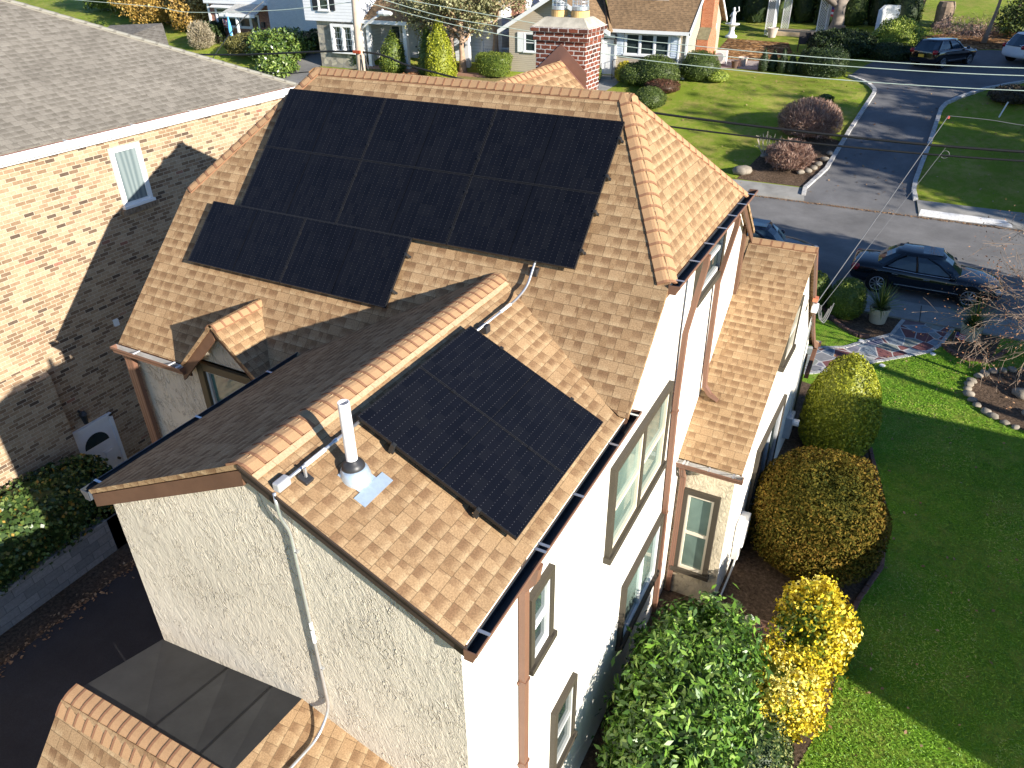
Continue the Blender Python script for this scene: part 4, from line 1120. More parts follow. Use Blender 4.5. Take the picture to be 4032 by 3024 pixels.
bush("arborvitae", "large golden green cone shrub, its top half sunlit, between flagstone path and brown bush", "shrub", (-.02, 17.3, -11.35), [(.66, 0), (.86, .35), (.92, .9), (.88, 1.4), (.70, 2.0), (.42, 2.48), (.18, 2.68), (.02, 2.76)], 26000, .075, M_CONE, amp=.05, depth=.10, aspect=.42, core=.9, jit=.65)
bush("azalea", "big rounded bronze brown bush between the cone shrub and the yellow bush", "shrub", (.06, 12.95, -11.35), [(.85, .1), (1.2, .45), (1.33, 1.0), (1.3, 1.5), (1.14, 1.95), (.86, 2.3), (.48, 2.52), (.02, 2.6)], 52000, .066, M_BROWN, amp=.10, depth=.2, core=.76, patch=1.9, jit=.75)
bush("euonymus", "bright yellow leaved bush bulging out onto the lawn beside the condenser", "shrub", (.46, 10.4, -11.35), [(.42, 0), (.57, .3), (.63, .7), (.57, 1.1), (.4, 1.38), (.02, 1.5)], 11000, .085, M_YEL, amp=.16, depth=.28, core=.66, sy=1.15, patch=2.4, clump=8, aspect=.6)
bush("euonymus", "low yellow leaved bush trailing along the lawn edge toward the bottom", "shrub", (.2, 9.1, -11.35), [(.5, 0), (.68, .3), (.68, .7), (.5, 1.08), (.02, 1.22)], 9000, .07, M_YEL, amp=.16, depth=.28, core=.66, sy=1.25, patch=2.1, clump=8, aspect=.6, rot=.15)
bush("euonymus", "low dark green variegated mound between glossy laurel and yellow bush at the bottom edge", "shrub", (-.06, 7.85, -11.35), [(.55, 0), (.68, .25), (.66, .55), (.4, .85), (.02, .95)], 7500, .05, M_VAR, amp=.08, depth=.15, core=.82, sy=1.15, aspect=.6)
bush("laurel", "tall glossy green laurel block against the white wall at the bottom", "shrub", (-1.04, 7.45, -11.35), [(.85, .1), (1.0, .4), (1.02, 1.2), (1.0, 1.65), (.85, 1.95), (.5, 2.1), (.02, 2.16)], 19000, .145, M_LAUR, sx=.85, sy=1.72, amp=.13, sq=2.8, depth=.34, aspect=.38, core=.58, jit=.75, clump=7)
# ivy on the retaining wall
bush("ivy_mound", "dark ivy mound spilling over the grey block wall by the brick house", "ivy", (-14.0, 4.9, -10.65), [(.8, 0), (.92, .3), (.9, .85), (.65, 1.25), (.02, 1.4)], 12000, .09, M_IVY, sx=1.05, sy=2.6, sq=3, amp=.12, depth=.2, core=.82, aspect=.8)
# round shrubs by the sidewalk
bush("boxwood", "round clipped green shrub at the sidewalk, right one of the pair behind the bay roof", "shrub", (-.72, 25.05, -11.1), dome(.62, 1.3), 5200, .06, M_ARB, amp=.05, depth=.1, core=.9)
bush("boxwood", "round clipped green shrub at the sidewalk, half hidden behind the bay roof corner", "shrub", (-1.85, 25.35, -11.1), dome(.6, 1.25), 4800, .06, M_ARB, amp=.05, depth=.1, core=.9)
# far lawn shrubs
bush("twig_bush", "larger round bare reddish twig bush by the far driveway kerb", "shrub", (-5.05, 43.0, G(0, 43)), dome(1.62, 1.75, under=.7), 13000, .26, M_RED, amp=.06, depth=.3, core=.7, aspect=.09, jit=1.2, radial=True)
bush("twig_bush", "smaller bare twig bush with brown leaves in the stone bed by the street", "shrub", (-5.3, 39.7, G(0, 39.7)), dome(1.1, 1.25, under=.7), 7500, .24, M_RED, amp=.22, depth=.4, core=.6, aspect=.11, jit=1.2, radial=True)
bush("topiary", "low domed clipped bush on the lit lawn behind the right roof hip", "shrub", (-14.3, 44.3, G(0, 44.3)), dome(1.0, 1.15, under=.6), 8000, .07, M_BOX, amp=.05, depth=.12, core=.9)
bush("shrub", "small dark green tuft on the lawn edge above the red twig bush", "shrub", (-4.9, 46.6, G(0, 46.6)), dome(.45, .4), 700, .1, M_BOX, amp=.2)
# beige house bed
for lab, c, r, h, m, nn in (("mound of clipped yew under the beige house picture window", (-14.9, 47.0, 0), 1.5, 1.75, M_BOX, 9000), ("darker clipped yew at the right corner of the beige house", (-12.6, 48.3, 0), 1.3, 1.65, M_BOX, 6000),
                ("low wide clipped shrub left of the yew mound by the beige house", (-16.1, 47.1, 0), 1.15, 1.2, M_BOX, 5000), ("small gold shrub by the front walk of the beige house", (-17.0, 47.3, 0), .62, 1.15, leafmat("gold_shrub", [(0, (.2, .2, .02)), (1, (.6, .48, .04))]), 2600),
                ("dark red leaved low shrub in front of the yew mound", (-14.2, 46.3, 0), 1.1, .75, leafmat("dark_red_shrub", [(0, (.04, .03, .012)), (1, (.16, .06, .04))]), 3200), ("upright green shrub beside the front step of the beige house", (-18.9, 46.9, 0), .5, 1.2, M_BOX, 2200),
                ("pale yellow green shrub at the foot of the beige house corner", (-11.4, 48.2, 0), .7, .6, M_LIME, 1600), ("flat topped clipped hedge block left of the beige house", (-26.0, 46.7, 0), 1.25, 1.35, M_ARB, 6500)):
    sqr = 3.0 if "block" in lab else 2.0
    bush("clipped_shrub", lab, "shrub", (c[0], c[1], G(c[0], c[1])), dome(r, h, under=.7) if sqr == 2 else [(r * .8, 0), (r * .95, h * .4), (r, h * .85), (r * .9, h), (.02, h * 1.02)], nn, .085, m, amp=.07, depth=.12, core=.88, sq=sqr, sy=.7 if r > 1.2 else 1)
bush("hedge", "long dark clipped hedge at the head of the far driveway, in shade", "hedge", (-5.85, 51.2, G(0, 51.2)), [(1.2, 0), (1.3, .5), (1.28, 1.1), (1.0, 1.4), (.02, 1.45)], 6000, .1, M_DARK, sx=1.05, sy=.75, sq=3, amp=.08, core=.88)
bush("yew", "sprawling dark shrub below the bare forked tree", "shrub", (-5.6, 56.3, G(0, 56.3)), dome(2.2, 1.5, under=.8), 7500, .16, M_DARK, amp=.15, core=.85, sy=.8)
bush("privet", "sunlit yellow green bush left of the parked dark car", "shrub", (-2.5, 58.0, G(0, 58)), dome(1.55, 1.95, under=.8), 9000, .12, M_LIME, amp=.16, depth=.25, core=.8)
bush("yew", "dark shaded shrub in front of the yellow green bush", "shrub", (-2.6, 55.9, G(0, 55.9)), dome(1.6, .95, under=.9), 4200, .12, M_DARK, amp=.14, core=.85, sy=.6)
for i, (x, y, h) in enumerate(((-9.35, 51.1, 1.35), (-8.82, 51.3, 1.25), (-8.2, 51.0, 1.45), (-7.66, 51.0, 1.2), (-7.1, 51.1, 1.5))):
    bush("young_arborvitae", ["leftmost and second tallest young cone tree of the shaded row by the patio", "second young cone tree from the left of the shaded row", "middle young cone tree of the shaded row", "second young cone tree from the right of the shaded row, the shortest", "rightmost and tallest young cone tree of the shaded row, touching the hedge"][i], "cone tree", (x, y, G(x, y)), conep(.34, h), 1500, .09, M_DARK, "young cone trees in a row by the patio", amp=.06, core=.88)
# street trees by the white house
bush("arborvitae", "green cone tree by the white house porch, left one behind the roof ridge", "cone tree", (-33.7, 46.1, G(0, 46.1)), conep(1.05, 2.7), 6500, .13, M_ARB, amp=.12, depth=.2, core=.82)
bush("arborvitae", "tall sunlit cone tree with twin tips behind the roof ridge", "cone tree", (-29.4, 45.4, G(0, 45.4)), conep(1.12, 3.75), 9500, .13, M_CONE, amp=.12, depth=.18, core=.84)
bush("arborvitae", "slim cone tree fused to the left of the tall sunlit one", "cone tree", (-30.6, 45.7, G(0, 45.7)), conep(.75, 3.2), 4500, .13, M_ARB, amp=.12, depth=.2, core=.84)
bush("arborvitae", "dark narrow cone tree just right of the utility pole", "cone tree", (-37.0, 46.6, G(0, 46.6)), conep(.8, 2.2), 3000, .13, M_DARK, amp=.12, depth=.2, core=.84)
bush("rusty_shrub", "low rusty leafed shrub left of the tall cone tree", "shrub", (-31.2, 44.2, G(0, 44.2)), dome(1.1, .8), 2400, .12, M_RUST, amp=.25, core=.6)
bush("rhododendron", "big broadleaf green shrub before the brick front house", "shrub", (-44.9, 47.0, G(0, 47)), dome(2.3, 1.7, under=.8), 7500, .26, M_GREEN, amp=.4, depth=.3, core=.8, clump=7)
bush("yew", "olive brown shrub left of the broadleaf green shrub", "shrub", (-48.6, 47.4, G(0, 47.4)), dome(1.9, 1.35, under=.9), 5200, .16, leafmat("olive_shrub", [(0, (.07, .07, .02)), (1, (.2, .18, .05))]), amp=.18, core=.84)
bush("hedge", "dark hedge under the white painted brick wall", "hedge", (-42.9, 49.3, G(0, 49.3)), [(1, 0), (1.1, .6), (1.0, 1.1), (.5, 1.3), (.02, 1.35)], 4500, .16, M_DARK, sx=1.5, sy=1.4, amp=.16, core=.85)
bush("rhododendron", "low broadleaf shrub at the street side of the green shrub", "shrub", (-43.2, 44.4, G(0, 44.4)), dome(1.3, .9), 2600, .24, M_GREEN, amp=.25, core=.75, clump=7)
bush("hedge", "low hedge behind the grey roof hip, left of the brick front house", "hedge", (-54.6, 49.0, G(0, 49)), [(1, 0), (1.1, .6), (1.0, 1.3), (.5, 1.5), (.02, 1.55)], 4500, .2, M_DARK, sx=1.2, sy=1.3, amp=.16, core=.85)
bush("dry_shrub", "pale bare shrub at the left corner of the brick front house", "shrub", (-53.9, 47.4, G(0, 47.4)), dome(1.0, 2.0, under=.6), 4200, .4, leafmat("dry_shrub_twigs", [(0, (.2, .16, .1)), (1, (.46, .4, .28))]), amp=.25, depth=.5, core=0, aspect=.1, jit=1.3, radial=True)
for lab, x, y, r, h, m in (("golden orange tree at the top left behind the grey roof", -66, 54.5, 3.6, 3.9, M_GOLD), ("second golden orange tree, right of the first and lower", -59.5, 53, 2.6, 2.6, M_GOLD), ("green conifer at the far top left", -79, 59, 3.3, 4.6, M_ARB), ("yellowing conifer left of the golden trees", -73.5, 57.5, 2.8, 4.2, leafmat("yellowing_conifer", [(0, (.1, .1, .02)), (1, (.34, .3, .06))])), ("dark evergreen between the golden tree and the brick front house", -57.5, 58, 2.6, 3.4, M_DARK)):
    t = thing("tree", lab, "tree", (x, y, G(x, y)))
    mb = MB(); mb.tube([(x, y, G(x, y) - .1), (x + .1, y, G(x, y) + h * .6)], [.22, .1], 8); mb.build("trunk", BARK, t)
    bush("crown", None, None, (x, y, G(x, y) + .3), dome(r, h, under=.8), 8500, .3, m, parent=t, amp=.25, depth=.35, core=.72, clump=10)
# dark hedge wall behind the pergola
for i in range(9):
    x = -16.6 + i * 1.75; y = 65.5 + .35 * math.sin(i * 2.1)
    bush("tall_arborvitae", "tall dark arborvitae of the hedge row behind the white pergola", "cone tree", (x, y, G(x, y)), [(.8, 0), (1.05, .6), (1.0, 2.4), (.7, 3.8), (.02, 4.8)], 3200, .2, M_DARK if i % 3 else M_BOX, "tall hedge row behind the pergola", amp=.12, depth=.2, core=.88)

# bare and thin trees -----------------------------------------------
def limb(mb, p, d, L, r, depth, spread=.5, tips=None, droop=0, n=3, kids=3, rmin=.006, up=.1):
    p = Vector(p); d = Vector(d).normalized(); pts = [p.copy()]; rr = [r]
    for i in range(n):
        d = (d + V(random.gauss(0, .16), random.gauss(0, .16), random.gauss(0, .10) + up - droop)).normalized()
        p = p + d * L / n; pts.append(p.copy()); rr.append(max(rmin, r * (1 - .5 * (i + 1) / n)))
    mb.tube(pts, rr, 6 if r > .05 else (4 if r > .015 else 3), cap=False)
    if tips is not None and depth <= 1: tips.append((p.copy(), d.copy()))
    if depth > 0:
        for k in range(kids):
            i = random.randint(1, n) if k else n
            a = (d + V(random.gauss(0, spread), random.gauss(0, spread), random.gauss(0, spread * .7))).normalized()
            limb(mb, pts[i], a, L * random.uniform(.55, .8), rr[i] * .72, depth - 1, spread, tips, droop, n, kids, rmin, up)
def tree(name, lab, cat, base, h, r, dirs, depth, L, bark=BARK, leaf=None, nleaf=0, lsize=.1, lrad=.3, spread=.5, kids=3, droop=0, group=None, flare=1.3, lean=(0, 0), rmin=.006, up=.1, start=.75):
    t = thing(name, lab, cat, base, group); b = Vector(base)
    mb = MB(); path = []; rad = []
    for i in range(7):
        f = i / 6; path.append(b + V(lean[0] * f + random.gauss(0, .02), lean[1] * f, h * f - .1)); rad.append(r * (flare - (flare - .75) * min(1, f * 2.5) - .2 * f))
    mb.tube(path, rad, 12); mb.build("trunk", bark, t, smooth=True)
    mb = MB(); tips = []
    for k, d in enumerate(dirs):
        f = 1 if k == 0 else random.uniform(start, 1); q = path[0].lerp(path[-1], f)
        limb(mb, q, d, L, rad[-1] * .8, depth, spread, tips, droop, 3, kids, rmin, up)
    mb.build("branches", bark, t, smooth=True)
    if leaf and tips:
        P = np.array([tuple(p) for p, _ in tips]); a = RNG.integers(0, len(P), nleaf)
        Q = P[a] + RNG.normal(0, lrad, (nleaf, 3)); N = RNG.normal(size=(nleaf, 3)); N[:, 2] += .5
        s = np.clip(RNG.uniform(0, 1, nleaf) * .6 + .4 * ((a * 37 % 11) / 10), 0, 1)
        leafmesh("crown", Q, N, lsize, leaf, t, rnd=s)
    return t
def ud(n, el=.6): return [(math.cos(i * 2 * math.pi / n + .4), math.sin(i * 2 * math.pi / n + .4), el) for i in range(n)]
# three old cedars by the white house
for i, (x, y, hh, lab) in enumerate(((-29.35, 46.9, 3.6, "old cedar with pale trunk and thin olive foliage, left of three by the white porch"), (-28.5, 46.8, 3.2, "old cedar with stripped trunk, middle one of three by the white porch"), (-26.7, 48.2, 3.9, "old cedar with straight trunk, right one of three by the white porch"))):
    tree("cedar", lab, "tree", (x, y, G(x, y)), hh, .25, [(0, 0, 1)] + ud(6, .25), 2, 1.75, BARKR, M_CEDAR, 5200, .2, .34, .6, 3, group="old cedars by the white house", up=.12, rmin=.02, start=.6)
tree("cedar", "leaning cedar foliage mass left of the three pale trunks", "tree", (-31.6, 48.6, G(0, 48.6)), 3.4, .2, [(-.5, -.3, .8)] + ud(6, .3), 2, 1.8, BARKR, M_CEDAR, 6000, .2, .38, .6, 3, up=.1, rmin=.02, start=.6)
tree("bare_tree", "large forked bare tree with grey trunk beside the lattice pergola", "tree", (-6.6, 60.5, G(0, 60.5)), 2.6, .62, [(-.35, 0, 1), (.65, .1, .9), (-.9, -.3, .55), (-.7, -.5, .3)], 3, 2.8, plain("grey_tree_bark", (.24, .2, .16), .95, .1, 0, .3, 5, .6), spread=.45, kids=3, flare=1.25, up=.08, rmin=.014)
tree("bare_tree", "leaning thick trunk on the far lawn behind the dark car", "tree", (-2.45, 66.9, G(0, 66.9)), 3.4, .62, [(.2, 0, 1), (-.5, 0, .8)], 2, 3, BARKD, flare=1.25, lean=(1.0, 0), rmin=.014)
for i, (x, y, r) in enumerate(((2.5, 61.5, .15), (5.2, 62.5, .2), (6.0, 60.3, .16), (4.0, 66, .16), (6.9, 64.5, .3))):
    tree("bare_tree", ["slim pale bare tree behind the dark car's bonnet", "slim dark bare tree between the two parked cars, farther back", "slim pale bare tree directly behind the white car", "slim bare tree farthest back at the top right", "thick dark bare tree at the right edge behind the white car"][i], "tree", (x, y, G(x, y)), 3.6, r, [(.1, 0, 1)] + ud(4, .9), 3, 2.2, BARKD if i % 2 else TWIG, spread=.45, rmin=.012, kids=3, lean=(.4, 0))
bush("undergrowth", "dark green undergrowth between the slim bare trees", "shrub", (4.9, 64.2, G(0, 64.2)), dome(2.0, 2.4), 4200, .2, M_BOX, amp=.3, core=0, depth=.6)
bush("undergrowth", "dry undergrowth of leafless stems beside the leaf litter", "shrub", (1.2, 63.0, G(0, 63)), dome(2.0, 1.2), 2200, .3, M_RED, amp=.3, core=0, depth=.7, aspect=.08, jit=1.3)
# thin bare shrub in the street bed
mb = MB()
for k in range(9): limb(mb, (-6.7, 40.4, G(0, 40.4)), (random.gauss(0, .6), random.gauss(0, .4), .8), .55, .02, 2, .5, None, 0, 3, 2, .01, .05)
mb.build("bare_shrub", plain("pale_bare_stems", (.5, .42, .34), .9), tag=("thin pale leafless shrub beside the street bed boulder", "shrub"))
# Japanese maple at the right edge
tree("japanese_maple", "bare weeping maple with rusty leaves reaching in from the right edge", "tree", (6.0, 21.9, -11.33), 2.5, .085, [(-.9, .05, .35), (-.75, .5, .4), (.4, .3, .9), (-1, .3, .25), (-.95, -.1, .3), (-.9, .4, .3)], 4, 1.75, plain("maple_bark", (.30, .225, .17), .9, .1, 0, .25, 6), M_RUSTL, 1800, .06, .26, .45, 3, droop=.05, rmin=.005, up=.03, start=.7)
tree("bare_tree", "thin leafless branches hanging at the right edge above the sidewalk", "tree", (6.6, 28.6, -11.1), 2.2, .12, [(-.9, .2, .6), (-.6, .5, .7), (-.8, -.3, .4), (.4, .2, 1)], 4, 1.3, plain("grey_brown_bark", (.3, .24, .19), .9), M_DRY, 1500, .06, .2, .5, 3, droop=.06, rmin=.007)
# trees and a house just outside the view whose shade falls across the garden and street
SHADE = ((13.5, 22.6, 8.5, 2.9, "evergreen beyond the right edge shading the parked sedan"), (15.5, 26.0, 8.0, 2.2, "evergreen beyond the right edge, second from the garden"),
    (16, 37.4, 8.5, 2.4, "evergreen beyond the right edge on the far bank"), (18.5, 42.0, 9, 2.0, "evergreen beyond the right edge shading the far lawn"), (17, 48.2, 11, 4.2, "evergreen beyond the right edge shading the far driveway"), (18, 53.5, 12, 4.2, "evergreen beyond the right edge near the parked white car"),
    (27, 32.5, 17, 2.0, "tall slim evergreen beyond the right edge"), (30, 35.6, 18, 1.7, "tallest slim evergreen beyond the right edge"), (33, 38.2, 17, 1.5, "tall slim evergreen farthest beyond the right edge"))
for x, y, h, r, lab in SHADE:
    t = thing("shade_tree", lab, "tree", (x, y, G(x, y)))
    mb = MB(); mb.tube([(x, y, G(x, y) - .1), (x, y, G(x, y) + h * .7)], [.28, .12], 8); mb.build("trunk", BARK, t)
    bush("crown", None, None, (x, y, G(x, y) + .9), [(r * .6, 0), (r, h * .2), (r * .95, h * .5), (r * .6, h * .78), (.05, h - .9)], 2600, .5, M_DARK, parent=t, amp=.3, depth=.3, core=.75)
mb = MB(); mb.tube([(17, 17.2, -11.4), (17, 17.2, -3.5)], [.2, .15], 8)
t = thing("bare_tree", "bare tree trunk beyond the right edge that casts the thin shadow across the lawn", "tree", (17, 17.2, -11.35)); mb.build("trunk", BARK, t)
mb = MB(); limb(mb, (17, 17.2, -3.6), (0, 0, 1), 1.8, .12, 3, .5); mb.build("branches", BARK, t)
nb = thing("neighbour_house", "pale house beyond the right edge that shades the lawn", "house", (20, 11, -11.35))
mb = MB(); mb.box(15.0, 26, 6.0, 15.3, -11.45, -5.8); mb.face([(15.0, 6, -5.8), (15.0, 15.3, -5.8), (15.0, 11.2, -3.4)]); mb.build("wall", WSIDE, nb)
mb = MB(); mb.slab([(14.8, 5.8, -5.85), (26.2, 5.8, -5.85), (26.2, 11.2, -3.3), (14.8, 11.2, -3.3)], .1); mb.slab([(14.8, 15.5, -5.85), (26.2, 15.5, -5.85), (26.2, 11.2, -3.3), (14.8, 11.2, -3.3)], .1); mb.build("roof", GREYSH, nb)

# grass blades on the near lawn
nb_ = 110000
x = RNG.uniform(.2, 6.2, nb_); y = 7 + 18.4 * RNG.uniform(0, 1, nb_) ** 1.25
keep = np.ones(nb_, bool)
def inside(poly, x, y):
    p = np.asarray(poly); c = np.zeros(len(x), bool); j = len(p) - 1
    for i in range(len(p)):
        c ^= ((p[i, 1] > y) != (p[j, 1] > y)) & (x < (p[j, 0] - p[i, 0]) * (y - p[i, 1]) / (p[j, 1] - p[i, 1] + 1e-12) + p[i, 0]); j = i
    return c
for poly in (bedpoly, ring, L_ + R_, [(2.62, 25.5), (2.2, 24.2), (2.9, 23.6), (3.7, 23.8), (4.0, 25.5)], [(-1.3, 25.5), (-.7, 24.2), (.2, 23.7), (.9, 24.35), (1.1, 25.5)]): keep &= ~inside(poly, x, y)
x, y = x[keep], y[keep]; z = np.where(y < 22, -11.35, -11.35 + .25 * (y - 22) / 3)
P = np.stack([x, y, z + .018], 1)
s = np.clip(RNG.uniform(0, 1, len(x)) * .7 + .3 * (np.sin(x * 1.3 + 2) * np.sin(y * .9) > .1), 0, 1)
N = RNG.normal(size=P.shape) * .55; N[:, 2] = 1
g = leafmesh("grass", P, N, .06, leafmat("grass_blades", [(0, (.09, .21, .014)), (.5, (.21, .40, .026)), (.88, (.37, .48, .06)), (1, (.55, .47, .18))]), aspect=.22, jit=.1, rnd=s)
setp(g, "short green grass of the side lawn", "grass", None, 'stuff')

# leaf debris along the kerbs and the odd fallen leaf on the lawns
def debris(name, lab, pts, sz, mat):
    P = np.array([(x, y, G(x, y) + dz) for x, y, dz in pts]); N = RNG.normal(0, .35, P.shape); N[:, 2] = 1
    setp(leafmesh(name, P, N, sz, mat, aspect=.65, jit=.1), lab, "leaves", None, 'stuff')
debris("fallen_leaves", "scattered fallen brown leaves on the side lawn and soil beds", [(random.uniform(-1.2, 6), random.uniform(7.5, 25), .05) for _ in range(260)], .075, M_DRY)
debris("fallen_leaves", "scattered fallen brown leaves on the far lawns and driveway", [(random.uniform(-14, 6), random.uniform(37.5, 50), .04) for _ in range(420)], .13, M_DRY)
debris("kerb_debris", "line of leaf debris along the far kerb and driveway seam", [(random.uniform(-9, 9), 36.86 + random.gauss(0, .06), .02) for _ in range(1500)], .08, M_DRY)
debris("driveway_debris", "leaf debris along the edge of the dark side driveway", [(-12.45 + random.gauss(0, .12), random.uniform(1, 12), .02) for _ in range(700)], .07, M_DRY)

# ------------------------------------------------------------------ brick house next door
bh = thing("brick_house", "tan brick house with grey shingle hip roof and white gutter at the left", "house", (-18, 8, -11.35))
XN = -14.8
mb = MB()
mb.face([(XN, -14, -11.6), (XN, 15.5, -11.6), (XN, 15.5, -3.45), (XN, -14, -3.45)])
mb.face([(XN, 15.5, -11.6), (-34, 15.5, -11.6), (-34, 15.5, -3.45), (XN, 15.5, -3.45)])
mb.build("brick_wall", TANBRICK, bh, normals=False)
mb = MB(); mb.box(XN - .1, XN + .24, -14, 7.16, -11.6, -7.72); mb.face([(XN + .24, -14, -7.716), (XN + .24, 7.16, -7.716), (XN, 7.16, -7.5), (XN, -14, -7.5)]); mb.face([(XN, 7.16, -7.5), (XN + .24, 7.16, -7.716), (XN, 7.16, -7.716)])
mb.build("brick_offset", TANBRICK, bh)
mb = MB(); tp = math.tan(math.radians(26.67))
ye, xe, ze = 15.7, -14.62, -3.38
mb.slab([(xe, -14, ze), (xe, ye, ze), (xe - 13, ye - 13, ze + 13 * tp), (xe - 13, -14, ze + 13 * tp)], .08)
mb.slab([(xe, ye, ze), (xe - 30, ye, ze), (xe - 13, ye - 13, ze + 13 * tp)], .08)
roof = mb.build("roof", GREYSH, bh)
mb = MB(); hA = V(xe, ye, ze); hB = V(xe - 12.9, ye - 12.9, ze + 12.9 * tp)
n1 = V(tp, 0, 1).normalized(); n2 = V(0, tp, 1).normalized()
cap_run(mb, hA, hB, pd(hA, hB, n1, V(0, -1, 0)), pd(hA, hB, n2, V(-1, 0, 0)), .16, .3, .03)
GCAP = NT("grey_cap"); _b = GCAP.m('GREATER_THAN', GCAP.attr("rnd"), .5)
GREYCAP = GCAP.set(GCAP.mix(_b, (.34, .32, .26, 1), (.24, .22, .18, 1)), .9, .15)
mb.build("hip_cap", GREYCAP, roof, normals=False)
mb = MB(); mb.slab([(-28.2, 20.6, -2.95), (-25.3, 20.6, -2.77), (-23.2, 19.0, -3.75), (-27, 17.5, -3.75)], .1); mb.build("rear_roof", GREYSH, bh)
gutter(bh, (-14.64, -14, -3.40), (-14.64, 15.72, -3.40), (1, 0, 0), plain("leafy_gutter_inside", (.16, .085, .07), .8, .2, 0, .5, 9), tuple(np.linspace(.62, .98, 8)), wd=.15, ht=.15, strapmat=WHITE, col=WHITE)
mb = MB(); mb.box(XN + .005, -14.66, -14, 15.6, -3.62, -3.47); mb.build("soffit", WHITE, bh)
window(bh, (XN, 9.98, -5.06), (0, 1, 0), (1, 0, 0), .74, 1.26, trim=WHITE, sash=WHITE, tw=.055, dp=.06, style='single', curtain=CURTAIN)
mb = MB()
for i in range(11): mb.obox((XN, 9.90 + i * .083, -5.2), (.07, 0, -.01), (0, .072, 0), (0, 0, .115))
mb.build("brick_sill", plain("sill_brick", (.26, .19, .13), .9, .2, 0, .4, 12), bh)
dr = MB(); dr.box(XN, XN + .05, 7.24, 8.12, -11.45, -9.36); door = dr.build("door", WHITE, bh)
mb = MB()
for z0, z1 in ((-11.3, -10.75), (-10.65, -10.1)):
    for y0, y1 in ((7.36, 7.64), (7.72, 8.0)):
        mb.obox((XN + .05, y0, z0), (.012, 0, 0), (0, y1 - y0, 0), (0, 0, z1 - z0)); mb.obox((XN + .062, y0 + .05, z0 + .05), (.01, 0, 0), (0, y1 - y0 - .1, 0), (0, 0, z1 - z0 - .1))
mb.build("door_panel", WHITE, door)
mb = MB(); c0 = V(XN + .056, 7.68, -9.86)
mb.face([c0 + V(0, .3 * math.cos(a), .3 * math.sin(a)) for a in np.linspace(0, math.pi, 14)]); mb.build("fan_light", GL, door)
mb = MB(); mb.box(XN, XN + .08, 8.12, 8.2, -11.45, -9.3); mb.box(XN, XN + .08, 7.17, 7.24, -11.45, -9.3); mb.box(XN, XN + .08, 7.17, 8.2, -9.36, -9.29); mb.build("door_frame", WHITE, door)
mb = MB(); mb.tube([(XN + .05, 8.02, -10.45), (XN + .12, 8.02, -10.45)], .03, 10); mb.build("handle", BLACKOL, door)
mb = MB(); mb.lathe((XN + .14, 7.56, -9.05), [(.0, -.12), (.05, -.12), (.075, .1), (.09, .11), (.02, .19), (0, .2)], 8); mb.box(XN, XN + .14, 7.54, 7.58, -8.92, -8.88); mb.build("wall_lantern", RUBBER, bh)
mb = MB(); mb.box(XN, XN + .05, 8.95, 9.06, -7.45, -7.3); mb.build("vent_cover", WHITE, bh)
rw = MB(); rw.box(-13.5, -13.15, -14, 6.75, -11.6, -10.5); rw.box(-15, -13.15, 6.45, 6.78, -11.6, -10.5)
rw.build("retaining_wall", BLOCK, bevel=.02, tag=("grey concrete block retaining wall below the ivy beside the driveway", "retaining wall"))
mb = MB(); mb.box(-14.8, -13.5, -14, 6.45, -11.6, -10.56); o = mb.build("raised_bed_soil", SOIL); o["kind"] = 'structure'
def spiky(name, c, n, L, mat, wd=.03, el=(.15, 1.4), seed=3, parent=None, tag=None):
    rr = random.Random(seed); mb = MB(); c = Vector(c)
    for i in range(n):
        a = rr.uniform(0, 6.283); e = rr.uniform(*el); l = L * rr.uniform(.75, 1.1)
        d = V(math.cos(a) * math.cos(e), math.sin(a) * math.cos(e), math.sin(e)); sd = V(-math.sin(a), math.cos(a), 0); q = rr.random()
        pts = []
        for k in range(4):
            f = k / 3; pts.append(c + d * l * f - V(0, 0, l * .28 * f * f * math.cos(e)))
        for k in range(3):
            w0, w1 = wd * (1 - .9 * k / 3), wd * (1 - .9 * (k + 1) / 3)
            mb.face([pts[k] - sd * w0, pts[k] + sd * w0, pts[k + 1] + sd * w1, pts[k + 1] - sd * w1], 0, q)
    return mb.build(name, mat, parent, tag=tag, normals=False)
spiky("grass_plant", (-13.3, 3.9, -10.5), 40, .9, M_PALM, .02, tag=("strappy grass plant at the left edge above the block wall", "plant"))

# ------------------------------------------------------------------ potted palms and small garden things
for lab, x, y in (("pale planter with a spiky yucca, left of the flagstone path", .32, 24.95), ("pale planter with a spiky yucca behind the bare maple twigs, right of the flagstone path", 2.98, 24.95)):
    g0 = G(x, y)
    t = thing("planter", lab, "planter", (x, y, g0), None)
    mb = MB(); mb.lathe((x, y, g0), [(.22, 0), (.25, .02), (.30, .46), (.325, .47), (.325, .54), (.29, .54), (.285, .46), (0, .45)], 28); mb.lathe((x, y, g0), [(.28, .30), (.295, .32), (.28, .34)], 28); mb.build("pot", TERRA, t, smooth=False)
    mb = MB(); mb.lathe((x, y, g0 + .455), [(.285, 0), (0, .02)], 20); mb.build("soil", SOIL, t)
    spiky("foliage", (x, y, g0 + .48), 150, 1.0, M_PALM, .022, (.25, 1.45), int(x * 10) + 5, t)
flag_mat = NT("small_flag")
FLAG = flag_mat.set(flag_mat.ramp(flag_mat.attr("rnd"), [(0, (.05, .06, .2)), (.3, (.72, .7, .7)), (.7, (.5, .05, .06))], 'CONSTANT'), .7, .2)
